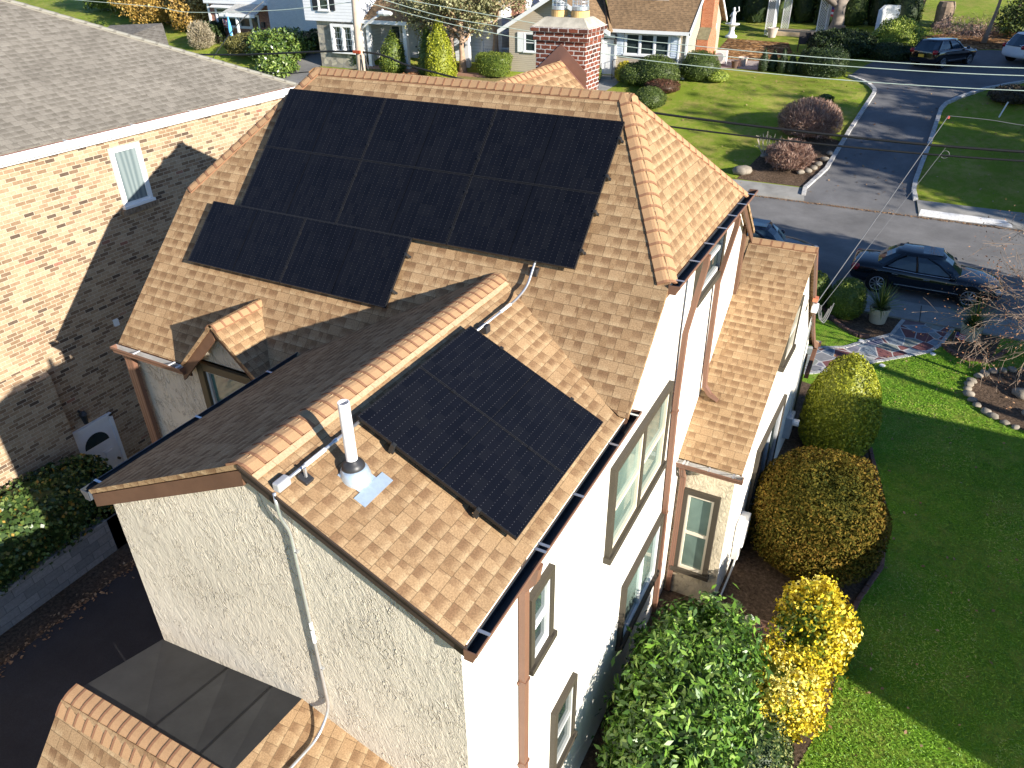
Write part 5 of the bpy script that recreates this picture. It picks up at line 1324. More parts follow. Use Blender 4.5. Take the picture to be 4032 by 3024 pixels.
def small_flag(lab, c, h=.5, wd=.28, ht=.2, lean=(0, 0), drop=.06):
    t = thing("flag", lab, "flag", c); c = Vector(c)
    mb = MB(); mb.tube([c, c + V(lean[0], lean[1], h)], .008, 6); mb.build("pole", WOOD, t)
    mb = MB(); o = c + V(lean[0], lean[1], h)
    for r in range(7):
        for i in range(8):
            def q(f, z): return o + V(f * wd, .03 * math.sin(f * 7), -ht * z - drop * f)
            mb.face([q(i / 8, (r + 1) / 7), q((i + 1) / 8, (r + 1) / 7), q((i + 1) / 8, r / 7), q(i / 8, r / 7)], 0, 0.0 if r < 4 and i < 3 else (.9 if r % 2 == 0 else .5))
    mb.build("cloth", FLAG, t, normals=False)
    return t
small_flag("small striped flag on a stick beside the right palm pot", (2.55, 24.4, -11.15), .45)
for i, (x, y) in enumerate(((.02, 23.55), (2.05, 23.6), (.75, 22.35))):
    mb = MB(); mb.lathe((x, y, G(x, y) - .02), [(.085, 0), (.085, .045), (.07, .055), (0, .055)], 16)
    mb.build("path_light", PLASTW, tag=(["flat round path light on the grass left of the path", "flat round path light on the grass, the farther one right of the path", "flat round path light on the grass, the nearer one right of the path"][i], "path light"))
protos = []
for q in range(4):
    bm = bmesh.new(); bmesh.ops.create_icosphere(bm, subdivisions=2, radius=1)
    for v in bm.verts: v.co = v.co * (1 + .16 * math.sin(v.co.x * 3 + q) * math.sin(v.co.y * 4 + q * 2)); v.co.z *= .6
    me = bpy.data.meshes.new("edging_stone"); bm.to_mesh(me); bm.free(); me.materials.append(ROCK)
    for p in me.polygons: p.use_smooth = True
    protos.append(me)
def stone(lab, c, s, q, rot, group=None, cat="stone"):
    o = bpy.data.objects.new("edging_stone" if cat == "stone" else "boulder", protos[q % 4]); C.objects.link(o)
    o.location = (c[0], c[1], c[2] + H + s * .3); o.scale = (s * 1.15, s, s); o.rotation_euler = (0, 0, rot)
    return setp(o, lab, cat, group)
for i in range(40):
    a = 2 * math.pi * i / 40 + random.gauss(0, .02)
    x, y = 5.15 + 2.12 * math.cos(a), 22.0 + 1.77 * math.sin(a)
    if x > 6.4: continue
    stone("rounded field stone of the ring round the bare soil bed at the right edge", (x, y, G(x, y)), random.uniform(.10, .15), i, random.uniform(0, 6), "stones ringing the round soil bed")
stone("large flat grey stone lying in the round soil bed at the right edge", (4.4, 22.3, G(0, 22.3)), .26, 1, .5, None, "boulder")
stone("smaller flat stone nearer the viewer in the round soil bed", (4.5, 21.3, G(0, 21.3)), .17, 2, 1.5, None, "boulder")
stone("pale boulder at the left corner of the street bed", (-7.3, 38.6, G(0, 38.6)), .42, 0, 0, None, "boulder")
for i, (x, y) in enumerate(((-3.75, 40.6), (-3.95, 40.1), (-4.1, 39.7), (-4.3, 39.4), (-4.6, 39.2), (-3.6, 41.2), (-6.2, 40.9), (-6.6, 40.3))):
    stone("pale round stone edging the twig bush bed by the street", (x, y, G(x, y)), .2, i, i, "pale stones edging the street bed")
# air conditioner between laurel and yellow bush
ac = thing("air_conditioner", "beige outdoor condenser unit with round brown fan grille between laurel and yellow bush", "air conditioner", (-.3, 9.66, -11.35))
mb = MB(); mb.box(-.68, .08, 9.28, 10.04, -11.3, -10.44); mb.build("cabinet", STEEL, ac, bevel=.06)
mb = MB(); mb.lathe((-.3, 9.66, -10.44), [(.33, 0), (.34, .03), (.30, .035), (.28, .005), (0, .003)], 32); body = mb.build("fan_grille", FANB, ac)
mb = MB()
for k in range(8):
    a = k * math.pi / 8; mb.tube([(-.3 - .3 * math.cos(a), 9.66 - .3 * math.sin(a), -10.41), (-.3 + .3 * math.cos(a), 9.66 + .3 * math.sin(a), -10.41)], .005, 4)
for r in (.08, .16, .24): mb.tube([(-.3 + r * math.cos(t * .3142), 9.66 + r * math.sin(t * .3142), -10.41) for t in range(21)], .004, 4)
mb.build("grille_wire", FANB, body)
mb = MB()
for k in range(3):
    a = k * 2.094; c_ = V(-.3, 9.66, -10.43); d = V(math.cos(a), math.sin(a), 0); s = V(-d.y, d.x, 0)
    mb.face([c_ + d * .04 - s * .03, c_ + d * .26 - s * .07, c_ + d * .26 + s * .07, c_ + d * .04 + s * .03])
mb.build("fan_blade", RUBBER, body)

# ------------------------------------------------------------------ utility pole, street lamp, wires
pl = thing("utility_pole", "weathered wooden utility pole with street lamp behind the roof ridge", "utility pole", (-20.75, 26.0, -11.1))
mb = MB(); mb.tube([(-20.85, 26, -11.2), (-20.65, 26, -3.4), (-20.5, 26, 1.0)], [.2, .17, .13], 14); mb.build("pole", WOOD, pl, smooth=True)
mb = MB(); mb.tube(conduit_path([(-20.65, 26, -3.42), (-19.97, 25.94, -2.97), (-19.35, 25.86, -2.72)], .6), .04, 8); mb.build("lamp_arm", WHITE, pl, smooth=True)
mb = MB()
pr_ = [(-19.53, .035), (-19.4, .09), (-19.15, .105), (-18.88, .075), (-18.78, .02)]
for (x0, r0), (x1, r1) in zip(pr_[:-1], pr_[1:]): mb.tube([(x0, 25.86, -2.68), (x1, 25.86, -2.67)], [r0, r1], 10, cap=False)
mb.lathe((-19.25, 25.86, -2.6), [(.035, 0), (.035, .07), (0, .07)], 8); mb.build("lamp_head", WHITE, pl)
mb = MB(); mb.box(-20.85, -20.5, 25.78, 25.86, -4.17, -4.06); mb.build("clamp", plain("orange_red_clamp", (.4, .07, .03), .6), pl)
mb = MB(); mb.tube([(-20.5, 25.85, -4.2), (-20.42, 25.8, -4.7), (-20.5, 25.85, -5.2), (-20.6, 25.82, -7)], .02, 6); mb.build("riser_cable", WIREB, pl)
mb = MB(); mb.tube([(-20.25, 25.8, -4.28), (-20.18, 25.8, -4.72), (-20.3, 25.8, -5.06)], .03, 6); mb.box(-20.36, -20.2, 25.7, 25.85, -5.2, -5.0); mb.build("cable_box", WIREB, pl)
def wire(lab, pts, r, mat, seg=10, name="wire", cat="cable"):
    mb = MB(); P = [Vector(p) for p in pts]; out = []
    n = len(P)
    for i in range(n - 1):       # Catmull-Rom through the points
        a, b, c, d = P[max(i - 1, 0)], P[i], P[i + 1], P[min(i + 2, n - 1)]
        for k in range(seg):
            t = k / seg
            out.append(.5 * ((2 * b) + (c - a) * t + (2 * a - 5 * b + 4 * c - d) * t * t + (3 * b - a - 3 * c + d) * t ** 3))
    out.append(P[-1])
    mb.tube(out, r, 6); return mb.build(name, mat, tag=(lab, cat), smooth=True)
wire("thickest black cable sagging from the pole across the far lawn, above another", [(-41.05, 26.00, -4.926), (-29.35, 26.00, -4.701), (-20.87, 26.00, -4.133), (-18.13, 26.00, -4.543), (-14.30, 26.00, -5.029), (-8.28, 26.00, -5.426), (-1.92, 26.00, -5.604), (2.87, 26.00, -5.563), (10.95, 26.00, -5.200)], 0.042, WIREB)
wire("black cable below the thickest one across the far lawn and driveway", [(-20.80, 26.00, -5.063), (-14.30, 26.00, -5.542), (-7.66, 26.00, -5.829), (-2.12, 26.00, -5.912), (2.94, 26.00, -5.816), (10.95, 26.00, -5.405)], 0.032, WIREB)
wire("dark low cable just above the ridge end at the left", [(-35.58, 26.00, -5.405), (-25.66, 26.00, -5.221), (-23.61, 26.00, -5.077), (-20.80, 26.00, -4.789)], 0.022, WIREB)
wire("highest of the three pale wires over the far lawn", [(-19.84, 26.00, -1.984), (-18.13, 26.00, -2.203), (-15.87, 26.00, -2.463), (-9.99, 26.00, -3.093), (-7.39, 26.00, -3.236), (-2.63, 26.00, -3.394), (2.19, 26.00, -3.366), (9.58, 26.00, -3.011)], 0.013, WIREG)
wire("middle one of the three pale wires over the far lawn", [(-20.39, 26.00, -2.053), (-19.23, 26.00, -2.231), (-16.56, 26.00, -2.723), (-13.96, 26.00, -2.976), (-9.72, 26.00, -3.353), (-7.39, 26.00, -3.469), (-2.60, 26.00, -3.585), (2.26, 26.00, -3.558), (9.58, 26.00, -3.216)], 0.013, WIREG)
wire("lowest of the three pale wires over the far lawn", [(-20.59, 26.00, -2.189), (-19.91, 26.00, -2.361), (-16.56, 26.00, -2.915), (-13.68, 26.00, -3.277), (-9.92, 26.00, -3.667), (-7.32, 26.00, -3.832), (-2.53, 26.00, -3.975), (2.39, 26.00, -3.941), (9.58, 26.00, -3.626)], 0.013, WIREG)
wire("green wire over the golden tree at the top left", [(-43.79, 26.00, -2.532), (-37.56, 26.00, -2.689), (-32.16, 26.00, -2.833), (-29.83, 26.00, -2.983), (-24.63, 26.00, -2.737), (-20.66, 26.00, -2.326)], 0.013, WIREG)
wire("pale wire running right from the red insulator over the right far lawn", [(0.72, 26.00, -4.755), (1.78, 26.00, -4.776), (3.42, 26.00, -4.858), (8.21, 26.00, -4.721)], 0.011, WIREL)
wire("twisted grey service cable rising from the house corner over the parked sedan", [(-1.02, 15.6, -6.8), (-.17, 20.8, -5.84), (.72, 26, -4.755)], .011, WIREL)
wire("thin dark telephone wire rising from the bay wall to the black cable", [(-1.02, 15.9, -7.2), (-.08, 20.9, -6.47), (.89, 26, -5.645)], .006, WIREL)
mb = MB(); mb.lathe((.72, 26, -4.8), [(.0, -.045), (.05, -.03), (.05, .035), (0, .055)], 10); mb.build("insulator", plain("red_insulator", (.35, .06, .05), .5), tag=("small red insulator where the service cable meets the pale wire", "insulator"))
mb = MB(); mb.tube([(.92 + .11 * math.cos(t * .3142), 26, -5.85 + .11 * math.sin(t * .3142)) for t in range(21)], .01, 5); mb.build("wire_coil", WIREL, tag=("small coil of wire hanging below the black cable over the driveway", "wire coil"))
mh = thing("service_head", "white service connector with looped grey wires on the bay roof corner", "service connector", (-1.02, 15.7, -7.0))
mb = MB(); mb.box(-1.08, -.96, 15.45, 15.7, -6.95, -6.8); mb.build("connector_box", PLASTW, mh, bevel=.02)
mb = MB()
for k in range(3): mb.tube([(-.98 + .22 * f + .03 * k, 15.7 + .2 * k * f, -6.85 - (.34 + .07 * k) * math.sin(f * 3.0)) for f in np.linspace(0, 1, 10)], .012, 5)
mb.build("wire_loop", WIREL, mh)
mb = MB(); mb.box(-1.1, -1.0, 15.6, 15.75, -6.76, -6.68); mb.build("insulator", plain("orange_insulator", (.6, .2, .1), .5), mh)
wire("thick grey drop cable sloping up to the brick front house", [(-49.5, 44, -8.4), (-46.6, 43, -6.8), (-43.5, 42, -5.2), (-41.6, 42.5, -4.0)], .035, WIREL)

# ------------------------------------------------------------------ cars
CARBLUE = plain("dark_blue_car_paint", (.004, .009, .016), .1, .5, .2, .03)
CARBLUE.node_tree.nodes["Principled BSDF"].inputs["Coat Weight"].default_value = .4
CARBLK = plain("black_car_paint", (.006, .007, .01), .12, .6, .2, .03)
CARBLK.node_tree.nodes["Principled BSDF"].inputs["Coat Weight"].default_value = 1
CARWHT = plain("white_car_paint", (.75, .76, .78), .2, .5, 0, .02)
CARNAVY = plain("navy_car_paint", (.008, .014, .032), .14, .6, .2, .03)
CARGL = glass("car_window_glass", (.02, .04, .06), .03, .5)  # bluish base colour stands in for the sky's reflection
TYRE = plain("tyre_rubber", (.012, .012, .012), .8, .2)
RIM = plain("alloy_rim", (.3, .3, .31), .3, .5, .8)
CHROME = plain("chrome_trim", (.7, .7, .72), .15, .6, .9)
TAILM = plain("red_tail_lamp", (.30, .008, .012), .2, .6)
HEADM = plain("clear_head_lamp", (.5, .53, .55), .12, .7, .3)
PLATE = plain("yellow_plate", (.7, .42, .04), .5, .3)
def car(name, label, c, yaw, paint, L=4.8, W=1.82, hh=1.45, kind='sedan', plate=None, parts=True):
    # built facing +X, then turned; stations: x, bottom z, side belt z, top z, half width
    t = thing(name, label, "car", c)
    c = Vector(c); cy, sy = math.cos(yaw), math.sin(yaw); slope = 0
    def T(p): return (c.x + p[0] * cy - p[1] * sy, c.y + p[0] * sy + p[1] * cy, c.z + p[2])
    k = L / 4.8; w = W / 2
    if kind == 'sedan':
        st = [(-2.4, .42, .62, .78, .70), (-2.34, .30, .70, .93, .82), (-2.1, .24, .76, .99, .88), (-1.5, .22, .80, 1.0, .91), (-.5, .20, .80, .97, .91), (.5, .20, .78, .94, .91), (1.1, .20, .76, .92, .91), (1.7, .22, .70, .85, .89), (2.1, .24, .62, .76, .84), (2.32, .28, .55, .68, .74), (2.42, .36, .50, .58, .58)]
        roof = dict(fb=1.12, ft=.38, rt=-1.0, rb=-1.72, zb=.95, zt=hh, wb=.80, wt=.60)
    else:
        st = [(-2.32, .45, .75, .98, .74), (-2.26, .32, .85, 1.08, .85), (-2.0, .26, .90, 1.10, .90), (-1.4, .25, .92, 1.10, .92), (-.5, .24, .90, 1.06, .92), (.5, .24, .88, 1.04, .92), (1.0, .24, .86, 1.02, .92), (1.6, .26, .82, .98, .90), (2.1, .30, .74, .88, .86), (2.35, .36, .64, .78, .74), (2.42, .42, .58, .68, .6)]
        roof = dict(fb=1.0, ft=.25, rt=-1.85, rb=-2.32, zb=1.05, zt=hh, wb=.82, wt=.64)
    mb = MB(); ring = []
    for x, zb_, zs, zt, hw in st:
        x *= k; q = hw * W / 1.82
        half = [(.0, zb_), (q * .8, zb_), (q * .97, zb_ + .1), (q, (zb_ + zs) / 2 + .04), (q * .985, zs), (q * .93, zs + (zt - zs) * .6), (q * .78, zt - .015), (0, zt + .02)]
        ring.append([(x, y, z) for y, z in half] + [(x, -y, z) for y, z in half[-2:0:-1]])
    n = len(ring[0]); i0 = 0
    for r in ring: mb.v += [T(p) for p in r]
    for a in range(len(ring) - 1):
        for j in range(n): mb.f.append([a * n + j, a * n + (j + 1) % n, (a + 1) * n + (j + 1) % n, (a + 1) * n + j]); mb.m.append(0)
    mb.f.append(list(range(n))[::-1]); mb.m.append(0); mb.f.append([(len(ring) - 1) * n + j for j in range(n)]); mb.m.append(0)
    mb.build("body", paint, t, smooth=True, sub=1)
    R = roof; wb, wt = R['wb'] * W / 1.82, R['wt'] * W / 1.82
    def ringp(f, z, grow=0):    # f 0 at belt, 1 at roof
        fx = R['fb'] + (R['ft'] - R['fb']) * f; rx = R['rb'] + (R['rt'] - R['rb']) * f; y = wb + (wt - wb) * f + grow
        fx = fx * k + grow; rx = rx * k - grow; m1 = fx - .25 * (1 + f); m2 = rx + .3
        return [(fx, -y * .72, z), (fx + .05, 0, z), (fx, y * .72, z), (m1, y * .97, z), ((m1 + m2) / 2, y, z), (m2, y * .95, z), (rx, y * .7, z), (rx - .05, 0, z), (rx, -y * .7, z), (m2, -y * .95, z), ((m1 + m2) / 2, -y, z), (m1, -y * .97, z)]
    b, mid, top = ringp(0, R['zb'] - .12), ringp(.55, R['zb'] + (R['zt'] - R['zb']) * .55), ringp(.93, R['zt'] - .05)
    mb = MB(); m = 12
    for rr in (b, mid, top): mb.v += [T(p) for p in rr]
    for a in range(2):
        for j in range(m): mb.f.append([a * m + j, a * m + (j + 1) % m, (a + 1) * m + (j + 1) % m, (a + 1) * m + j]); mb.m.append(0)
    mb.build("window", CARGL, t, smooth=False)
    mb = MB(); r0, r1 = ringp(.9, R['zt'] - .06, .012), ringp(1.0, R['zt'], .0)
    r2 = [(p[0] * .8 + (R['ft'] + R['rt']) / 2 * k * .2, p[1] * .75, R['zt'] + .035) for p in r1]
    for rr in (r0, r1, r2): mb.v += [T(p) for p in rr]
    for a in range(2):
        for j in range(m): mb.f.append([a * m + j, a * m + (j + 1) % m, (a + 1) * m + (j + 1) % m, (a + 1) * m + j]); mb.m.append(0)
    mb.f.append([2 * m + j for j in range(m)]); mb.m.append(0)
    mb.build("roof", paint, t, smooth=True)
    for j, wd in ((3, .035), (11, .035), (5, .07), (9, .07), (4, .04), (10, .04)):
        mb = MB(); mb.tube([T(p) for p in (ringp(0, R['zb'] - .1, .006)[j], ringp(.55, R['zb'] + (R['zt'] - R['zb']) * .55, .006)[j], ringp(.95, R['zt'] - .04, .006)[j])], wd, 6)
        mb.build("pillar", paint, t)
    mb = MB()
    for s in (1, -1):
        mb.tube([T((R['fb'] * k - .3, s * (w * .93), R['zb'] - .08)), T((-.3, s * (w * .97), R['zb'] - .06)), T((R['rb'] * k + .35, s * (w * .93), R['zb'] - .03))], .012, 5)
    mb.build("window_trim", CHROME, t)
    for wx in (1.42 * k, -1.42 * k):
        for s in (1, -1):
            rw = .335; y1 = s * (w + .005); y0 = s * (w - .2)
            wb_ = MB(); wb_.tube([T((wx, y0, rw)), T((wx, y1 - s * .03, rw)), T((wx, y1, rw))], [rw, rw, rw * .93], 24)
            wh = wb_.build("wheel", TYRE, t)
            rb_ = MB()
            for q in range(10):
                a = q * math.pi / 5; rb_.tube([T((wx, y1 + s * .008, rw)), T((wx + .22 * math.cos(a), y1 + s * .008, rw + .22 * math.sin(a)))], [.03, .018], 5)
            rb_.tube([T((wx + .235 * math.cos(q * .2618), y1 + s * .004, rw + .235 * math.sin(q * .2618))) for q in range(25)], .016, 5)
            rb_.build("rim", RIM, wh)
            ar = MB(); ar.tube([T((wx, y0, rw + .03)), T((wx, y1 - s * .012, rw + .03))], .385, 24); ar.build("wheel_arch", TYRE, t)
    for s in (1, -1):
        h = MB(); h.obox(T((-.05, s * w * .985, .72)), V(*T((.2, 0, 0))) - V(*T((0, 0, 0))), V(*T((0, s * .035, 0))) - V(*T((0, 0, 0))), (0, 0, .025)); h.build("door_handle", CHROME, t)
        h = MB(); h.obox(T((-1.05, s * w * .985, .76)), V(*T((.2, 0, 0))) - V(*T((0, 0, 0))), V(*T((0, s * .035, 0))) - V(*T((0, 0, 0))), (0, 0, .025)); h.build("door_handle", CHROME, t)
        h = MB(); h.obox(T((-.9, s * w * .99, .40)), V(*T((2.0, 0, 0))) - V(*T((0, 0, 0))), V(*T((0, s * .02, 0))) - V(*T((0, 0, 0))), (0, 0, .022)); h.build("side_strip", CHROME, t)
        h = MB(); h.lathe(T((.82 * k, s * (w + .06), R['zb'] - .02)), [(0, -.07), (.09, -.04), (.1, .03), (.05, .09), (0, .1)], 10); h.build("mirror", paint, t, smooth=True)
        zt_ = .78 if kind == 'sedan' else .92
        h = MB(); h.lathe(T((-2.22 * k, s * w * .8, zt_)), [(0, -.13), (.13, -.1), (.16, .02), (.12, .1), (0, .12)], 12); h.build("taillight", TAILM, t, smooth=True)
        h = MB(); h.lathe(T((2.2 * k, s * w * .72, .60 if kind == 'sedan' else .74)), [(0, -.1), (.13, -.07), (.15, .02), (.1, .09), (0, .1)], 12); h.build("headlight", HEADM, t, smooth=True)
    if plate:
        h = MB(); h.obox(T((-2.44 * k, -.17, .62)), V(*T((.06, 0, 0))) - V(*T((0, 0, 0))), V(*T((0, .34, 0))) - V(*T((0, 0, 0))), (0, 0, .16)); h.build("licence_plate", plate, t)
    if kind == 'sedan':
        h = MB(); h.obox(T((-.25, -.42, R['zt'] + .028)), V(*T((.62, 0, 0))) - V(*T((0, 0, 0))), V(*T((0, .84, 0))) - V(*T((0, 0, 0))), (0, 0, .012)); h.build("sunroof", CARGL, t)
    return t
sed = car("sedan", "dark blue sedan parked on the street by the sidewalk behind the left palm pot", (1.45, 28.35, -11.09), .0, CARBLUE, 4.82, 1.82, 1.44)
car("parked_car", "navy parked car behind the bay roof ridge, only windscreen and bonnet showing", (-4.5, 28.6, -11.09), .0, CARNAVY, 4.6, 1.8, 1.46)
suv = car("hatchback", "black crossover parked diagonally on the far driveway with yellow plate", (.35, 55.1, G(0, 55.0)), math.radians(58), CARBLK, 4.36, 1.82, 1.5, 'suv', PLATE)
suv.rotation_euler = (0, 0, 0)
car("hatchback", "white crossover cut off by the right edge on the far driveway", (5.6, 57.2, G(0, 57.2)), math.radians(38), CARWHT, 4.6, 1.86, 1.6, 'suv')
mb = MB(); mb.box(.55, .95, 59.9, 60.1, G(0, 60), G(0, 60) + .5); mb.build("sign", WHITE, tag=("small white sign standing behind the roof of the black crossover", "sign"))

# ------------------------------------------------------------------ beige house across the street
be = thing("beige_house", "beige clapboard house with brown roof, white trim and brick side chimney across the street", "house", (-18, 50, G(0, 48)))
ZB = -8.4
mb = MB()
mb.face([(-18.6, 48.05, ZB), (-13.5, 48.05, ZB), (-13.5, 48.05, -5.2), (-18.6, 48.05, -5.2)])
mb.face([(-13.5, 48.05, ZB), (-13.5, 56, ZB + .6), (-13.5, 56, -5.2), (-13.5, 52, -2.0), (-13.5, 48.05, -5.2)])
mb.face([(-25.2, 47.4, ZB + .35), (-19.1, 47.4, ZB + .35), (-19.1, 47.4, -5.1), (-21.9, 47.4, -3.5), (-25.2, 47.4, -5.35)])
mb.face([(-19.1, 47.4, ZB), (-19.1, 49, ZB), (-19.1, 49, -5), (-19.1, 47.4, -5.1)])
mb.face([(-25.2, 55, ZB), (-25.2, 47.4, ZB + .35), (-25.2, 47.4, -5.35), (-25.2, 55, -5.35)])
mb.build("clapboard_wall", BEIGE, be, normals=False)
mb = MB(); mb.box(-25.25, -19.05, 47.42, 47.6, ZB - .3, ZB + .4); mb.build("foundation", plain("pale_blue_foundation", (.55, .6, .66), .8), be)
mb = MB()
mb.slab([(-18.1, 47.6, -5.28), (-13.2, 47.6, -5.28), (-13.2, 52.0, -1.75), (-21, 52.0, -1.75)], .12)
mb.slab([(-13.2, 52, -1.75), (-13.2, 56.4, -5.28), (-21, 56.4, -5.28), (-21, 52, -1.75)], .12)
mb.slab([(-21.9, 46.9, -3.35), (-18.0, 46.9, -5.3), (-18.0, 47.7, -5.3), (-20.1, 51, -3.6), (-21.9, 53, -3.35)], .12)
mb.slab([(-21.9, 46.9, -3.35), (-25.75, 46.9, -5.5), (-25.75, 55, -5.5), (-21.9, 55, -3.35)], .12)
broof = mb.build("roof", BROWNSH, be)
mb = MB()
mb.obox((-21.9, 46.86, -3.36), (-3.9, 0, -2.17), (0, .06, 0), (0, 0, -.26)); mb.obox((-21.9, 46.86, -3.36), (3.95, 0, -1.97), (0, .06, 0), (0, 0, -.26))
mb.box(-18.1, -13.15, 47.5, 47.6, -5.42, -5.24); mb.box(-13.52, -13.4, 47.98, 48.1, ZB, -5.2); mb.obox((-13.22, 47.5, -5.3), (.06, 0, 0), (0, 4.5, 3.6), (0, 0, -.22)); mb.obox((-13.22, 52, -1.7), (.06, 0, 0), (0, 4.4, -3.55), (0, 0, -.22))
mb.build("white_trim", WHITE, be)
mb = MB(); mb.box(-17.35, -15.25, 49.5, 52, -4.05, -2.4); dm = mb.build("dormer", BEIGE, be)
mb = MB(); mb.slab([(-17.6, 49.3, -2.5), (-15.0, 49.3, -2.5), (-15.0, 52, -1.7), (-17.6, 52, -1.7)], .1); mb.build("dormer_roof", BROWNSH, dm)
window(be, (-16.9, 49.5, -3.6), (1, 0, 0), (0, -1, 0), 1.2, 1.0, trim=WHITE, sash=WHITE, pane=GL, tw=.1)
window(be, (-17.4, 48.05, -6.75), (1, 0, 0), (0, -1, 0), 2.95, 1.35, trim=WHITE, sash=WHITE, pane=GL, tw=.12, units=3, style='single')
for x in (-17.93, -14.42):
    mb = MB(); mb.box(x, x + .48, 47.98, 48.05, -6.75, -5.42)
    for i in range(9): mb.box(x + .06, x + .42, 47.96, 47.99, -6.65 + i * .13, -6.58 + i * .13)
    mb.build("shutter", plain("pale_blue_shutter", (.62, .68, .75), .5), be)
window(be, (-24.1, 47.4, -6.85), (1, 0, 0), (0, -1, 0), .9, 1.2, trim=WHITE, sash=WHITE, pane=GL, tw=.09)
mb = MB(); mb.box(-24.55, -24.12, 47.33, 47.4, -6.85, -5.65); mb.build("shutter", WHITE, be)
mb = MB(); mb.box(-18.75, -18.0, 47.98, 48.04, -8.0, -5.9); d_ = mb.build("door", WHITE, be)
mb = MB(); mb.box(-18.9, -18.75, 47.9, 48.04, -8.1, -5.6); mb.box(-18.0, -17.9, 47.9, 48.04, -8.1, -5.6); mb.box(-18.9, -17.9, 47.9, 48.04, -5.8, -5.6); mb.build("door_frame", WHITE, d_)
mb = MB(); mb.box(-18.9, -17.8, 47.3, 48.0, -8.3, -7.95); mb.build("step", CONC, be)
mb = MB()
for y in (47.3, 47.9): mb.tube([(-17.85, y, -8.1), (-17.85, y, -7.0)], .02, 6)
mb.tube([(-17.85, 47.9, -7.0), (-17.85, 47.5, -6.95), (-17.85, 47.2, -7.25)], .02, 6)
for y in (47.45, 47.6, 47.75): mb.tube([(-17.85, y, -8.0), (-17.85, y, -7.0)], .01, 5)
mb.build("step_railing", WIREB, be)
mb = MB(); mb.lathe((-17.95, 47.9, -5.95), [(0, -.25), (.08, -.2), (.1, .1), (.03, .2), (0, .22)], 8); mb.build("porch_lamp", RUBBER, be)
mb = MB(); mb.tube([(-18.1, 48.03, -6.45), (-18.1, 47.99, -6.45)], .2, 7); mb.build("door_plaque", plain("orange_wall_plaque", (.5, .17, .06), .6), be)
downspout(be, [(-14.05, 47.6, -5.4), (-13.9, 47.9, -5.55), (-13.9, 47.98, -5.7), (-13.9, 47.98, -8.2)], side=(1, 0, 0), out=(0, -1, 0)).data.materials[0] = WHITE
mb = MB()
mb.box(-13.45, -12.75, 50.2, 52.2, ZB + .3, -5.9); mb.box(-13.45, -12.75, 50.75, 51.8, -5.3, -.5)
mb.face([(-12.75, 50.2, -5.9), (-12.75, 52.2, -5.9), (-12.75, 51.8, -5.3), (-12.75, 50.75, -5.3)]); mb.face([(-13.45, 52.2, -5.9), (-12.75, 52.2, -5.9), (-12.75, 51.8, -5.3), (-13.45, 51.8, -5.3)])
ch = mb.build("chimney", ORANGEBRICK, be)
mb = MB(); mb.face([(-13.46, 50.18, -5.9), (-12.73, 50.18, -5.9), (-12.73, 50.76, -5.25), (-13.46, 50.76, -5.25)]); mb.build("chimney_shoulder", plain("mossy_brick_ledge", (.2, .18, .11), .9, .1, 0, .3, 6), ch)
window(be, (-13.5, 53.2, -6.7), (0, 1, 0), (1, 0, 0), 1.5, 1.3, trim=WHITE, sash=WHITE, pane=GL, tw=.1, units=2)
acu = thing("air_conditioner", "white outdoor condenser box standing by the brick chimney of the beige house", "air conditioner", (-12.2, 52, G(0, 52)))
mb = MB(); mb.box(-12.6, -11.85, 51.8, 52.15, G(0, 52) + .05, G(0, 52) + .85); mb.build("cabinet", PLASTW, acu, bevel=.03)
mb = MB(); mb.tube([(-12.3, 51.8, G(0, 52) + .45), (-12.3, 51.77, G(0, 52) + .45)], .28, 20); mb.build("fan_grille", METERG, acu)
for lab, x, y, r, h, m in (("pale tapered flower pot on the patio", -10.85, 52.1, .3, .5, plain("pale_clay_pot", (.5, .4, .34), .8)), ("dark brown flower pot just in front of the pale one", -11.15, 51.4, .24, .42, plain("brown_clay_pot", (.12, .07, .05), .7)), ("pale pot at the foot of the left lattice post", -10.75, 60.2, .36, .62, plain("pale_clay_pot", (.5, .42, .36), .8))):
    mb = MB(); g0 = G(x, y); mb.lathe((x, y, g0), [(r * .7, 0), (r, h * .85), (r * 1.08, h * .86), (r * 1.08, h), (r * .95, h), (r * .9, h * .85), (0, h * .84)], 18); mb.build("flower_pot", m, tag=(lab, "flower pot"))
st = thing("statue", "small white garden fountain statue on a pedestal basin right of the beige house", "statue", (-13.5, 59.6, G(0, 59.6)))
g0 = G(0, 59.6)
mb = MB(); mb.lathe((-13.5, 59.6, g0), [(.42, 0), (.42, .1), (.25, .2), (.16, .45), (.2, .7), (.5, .85), (.52, .92), (.4, .9), (0, .86)], 20); mb.build("pedestal", WHITE, st)
mb = MB(); mb.lathe((-13.5, 59.6, g0 + .86), [(.16, 0), (.18, .3), (.13, .5), (.17, .72), (.08, .82), (.06, .86), (.11, .95), (.1, 1.05), (0, 1.1)], 14); mb.tube([(-13.4, 59.6, g0 + 1.6), (-13.15, 59.55, g0 + 1.75), (-13.2, 59.5, g0 + 2.0)], .045, 6); mb.tube([(-13.6, 59.6, g0 + 1.6), (-13.75, 59.55, g0 + 1.35)], .045, 6); mb.build("figure", WHITE, st, smooth=True)
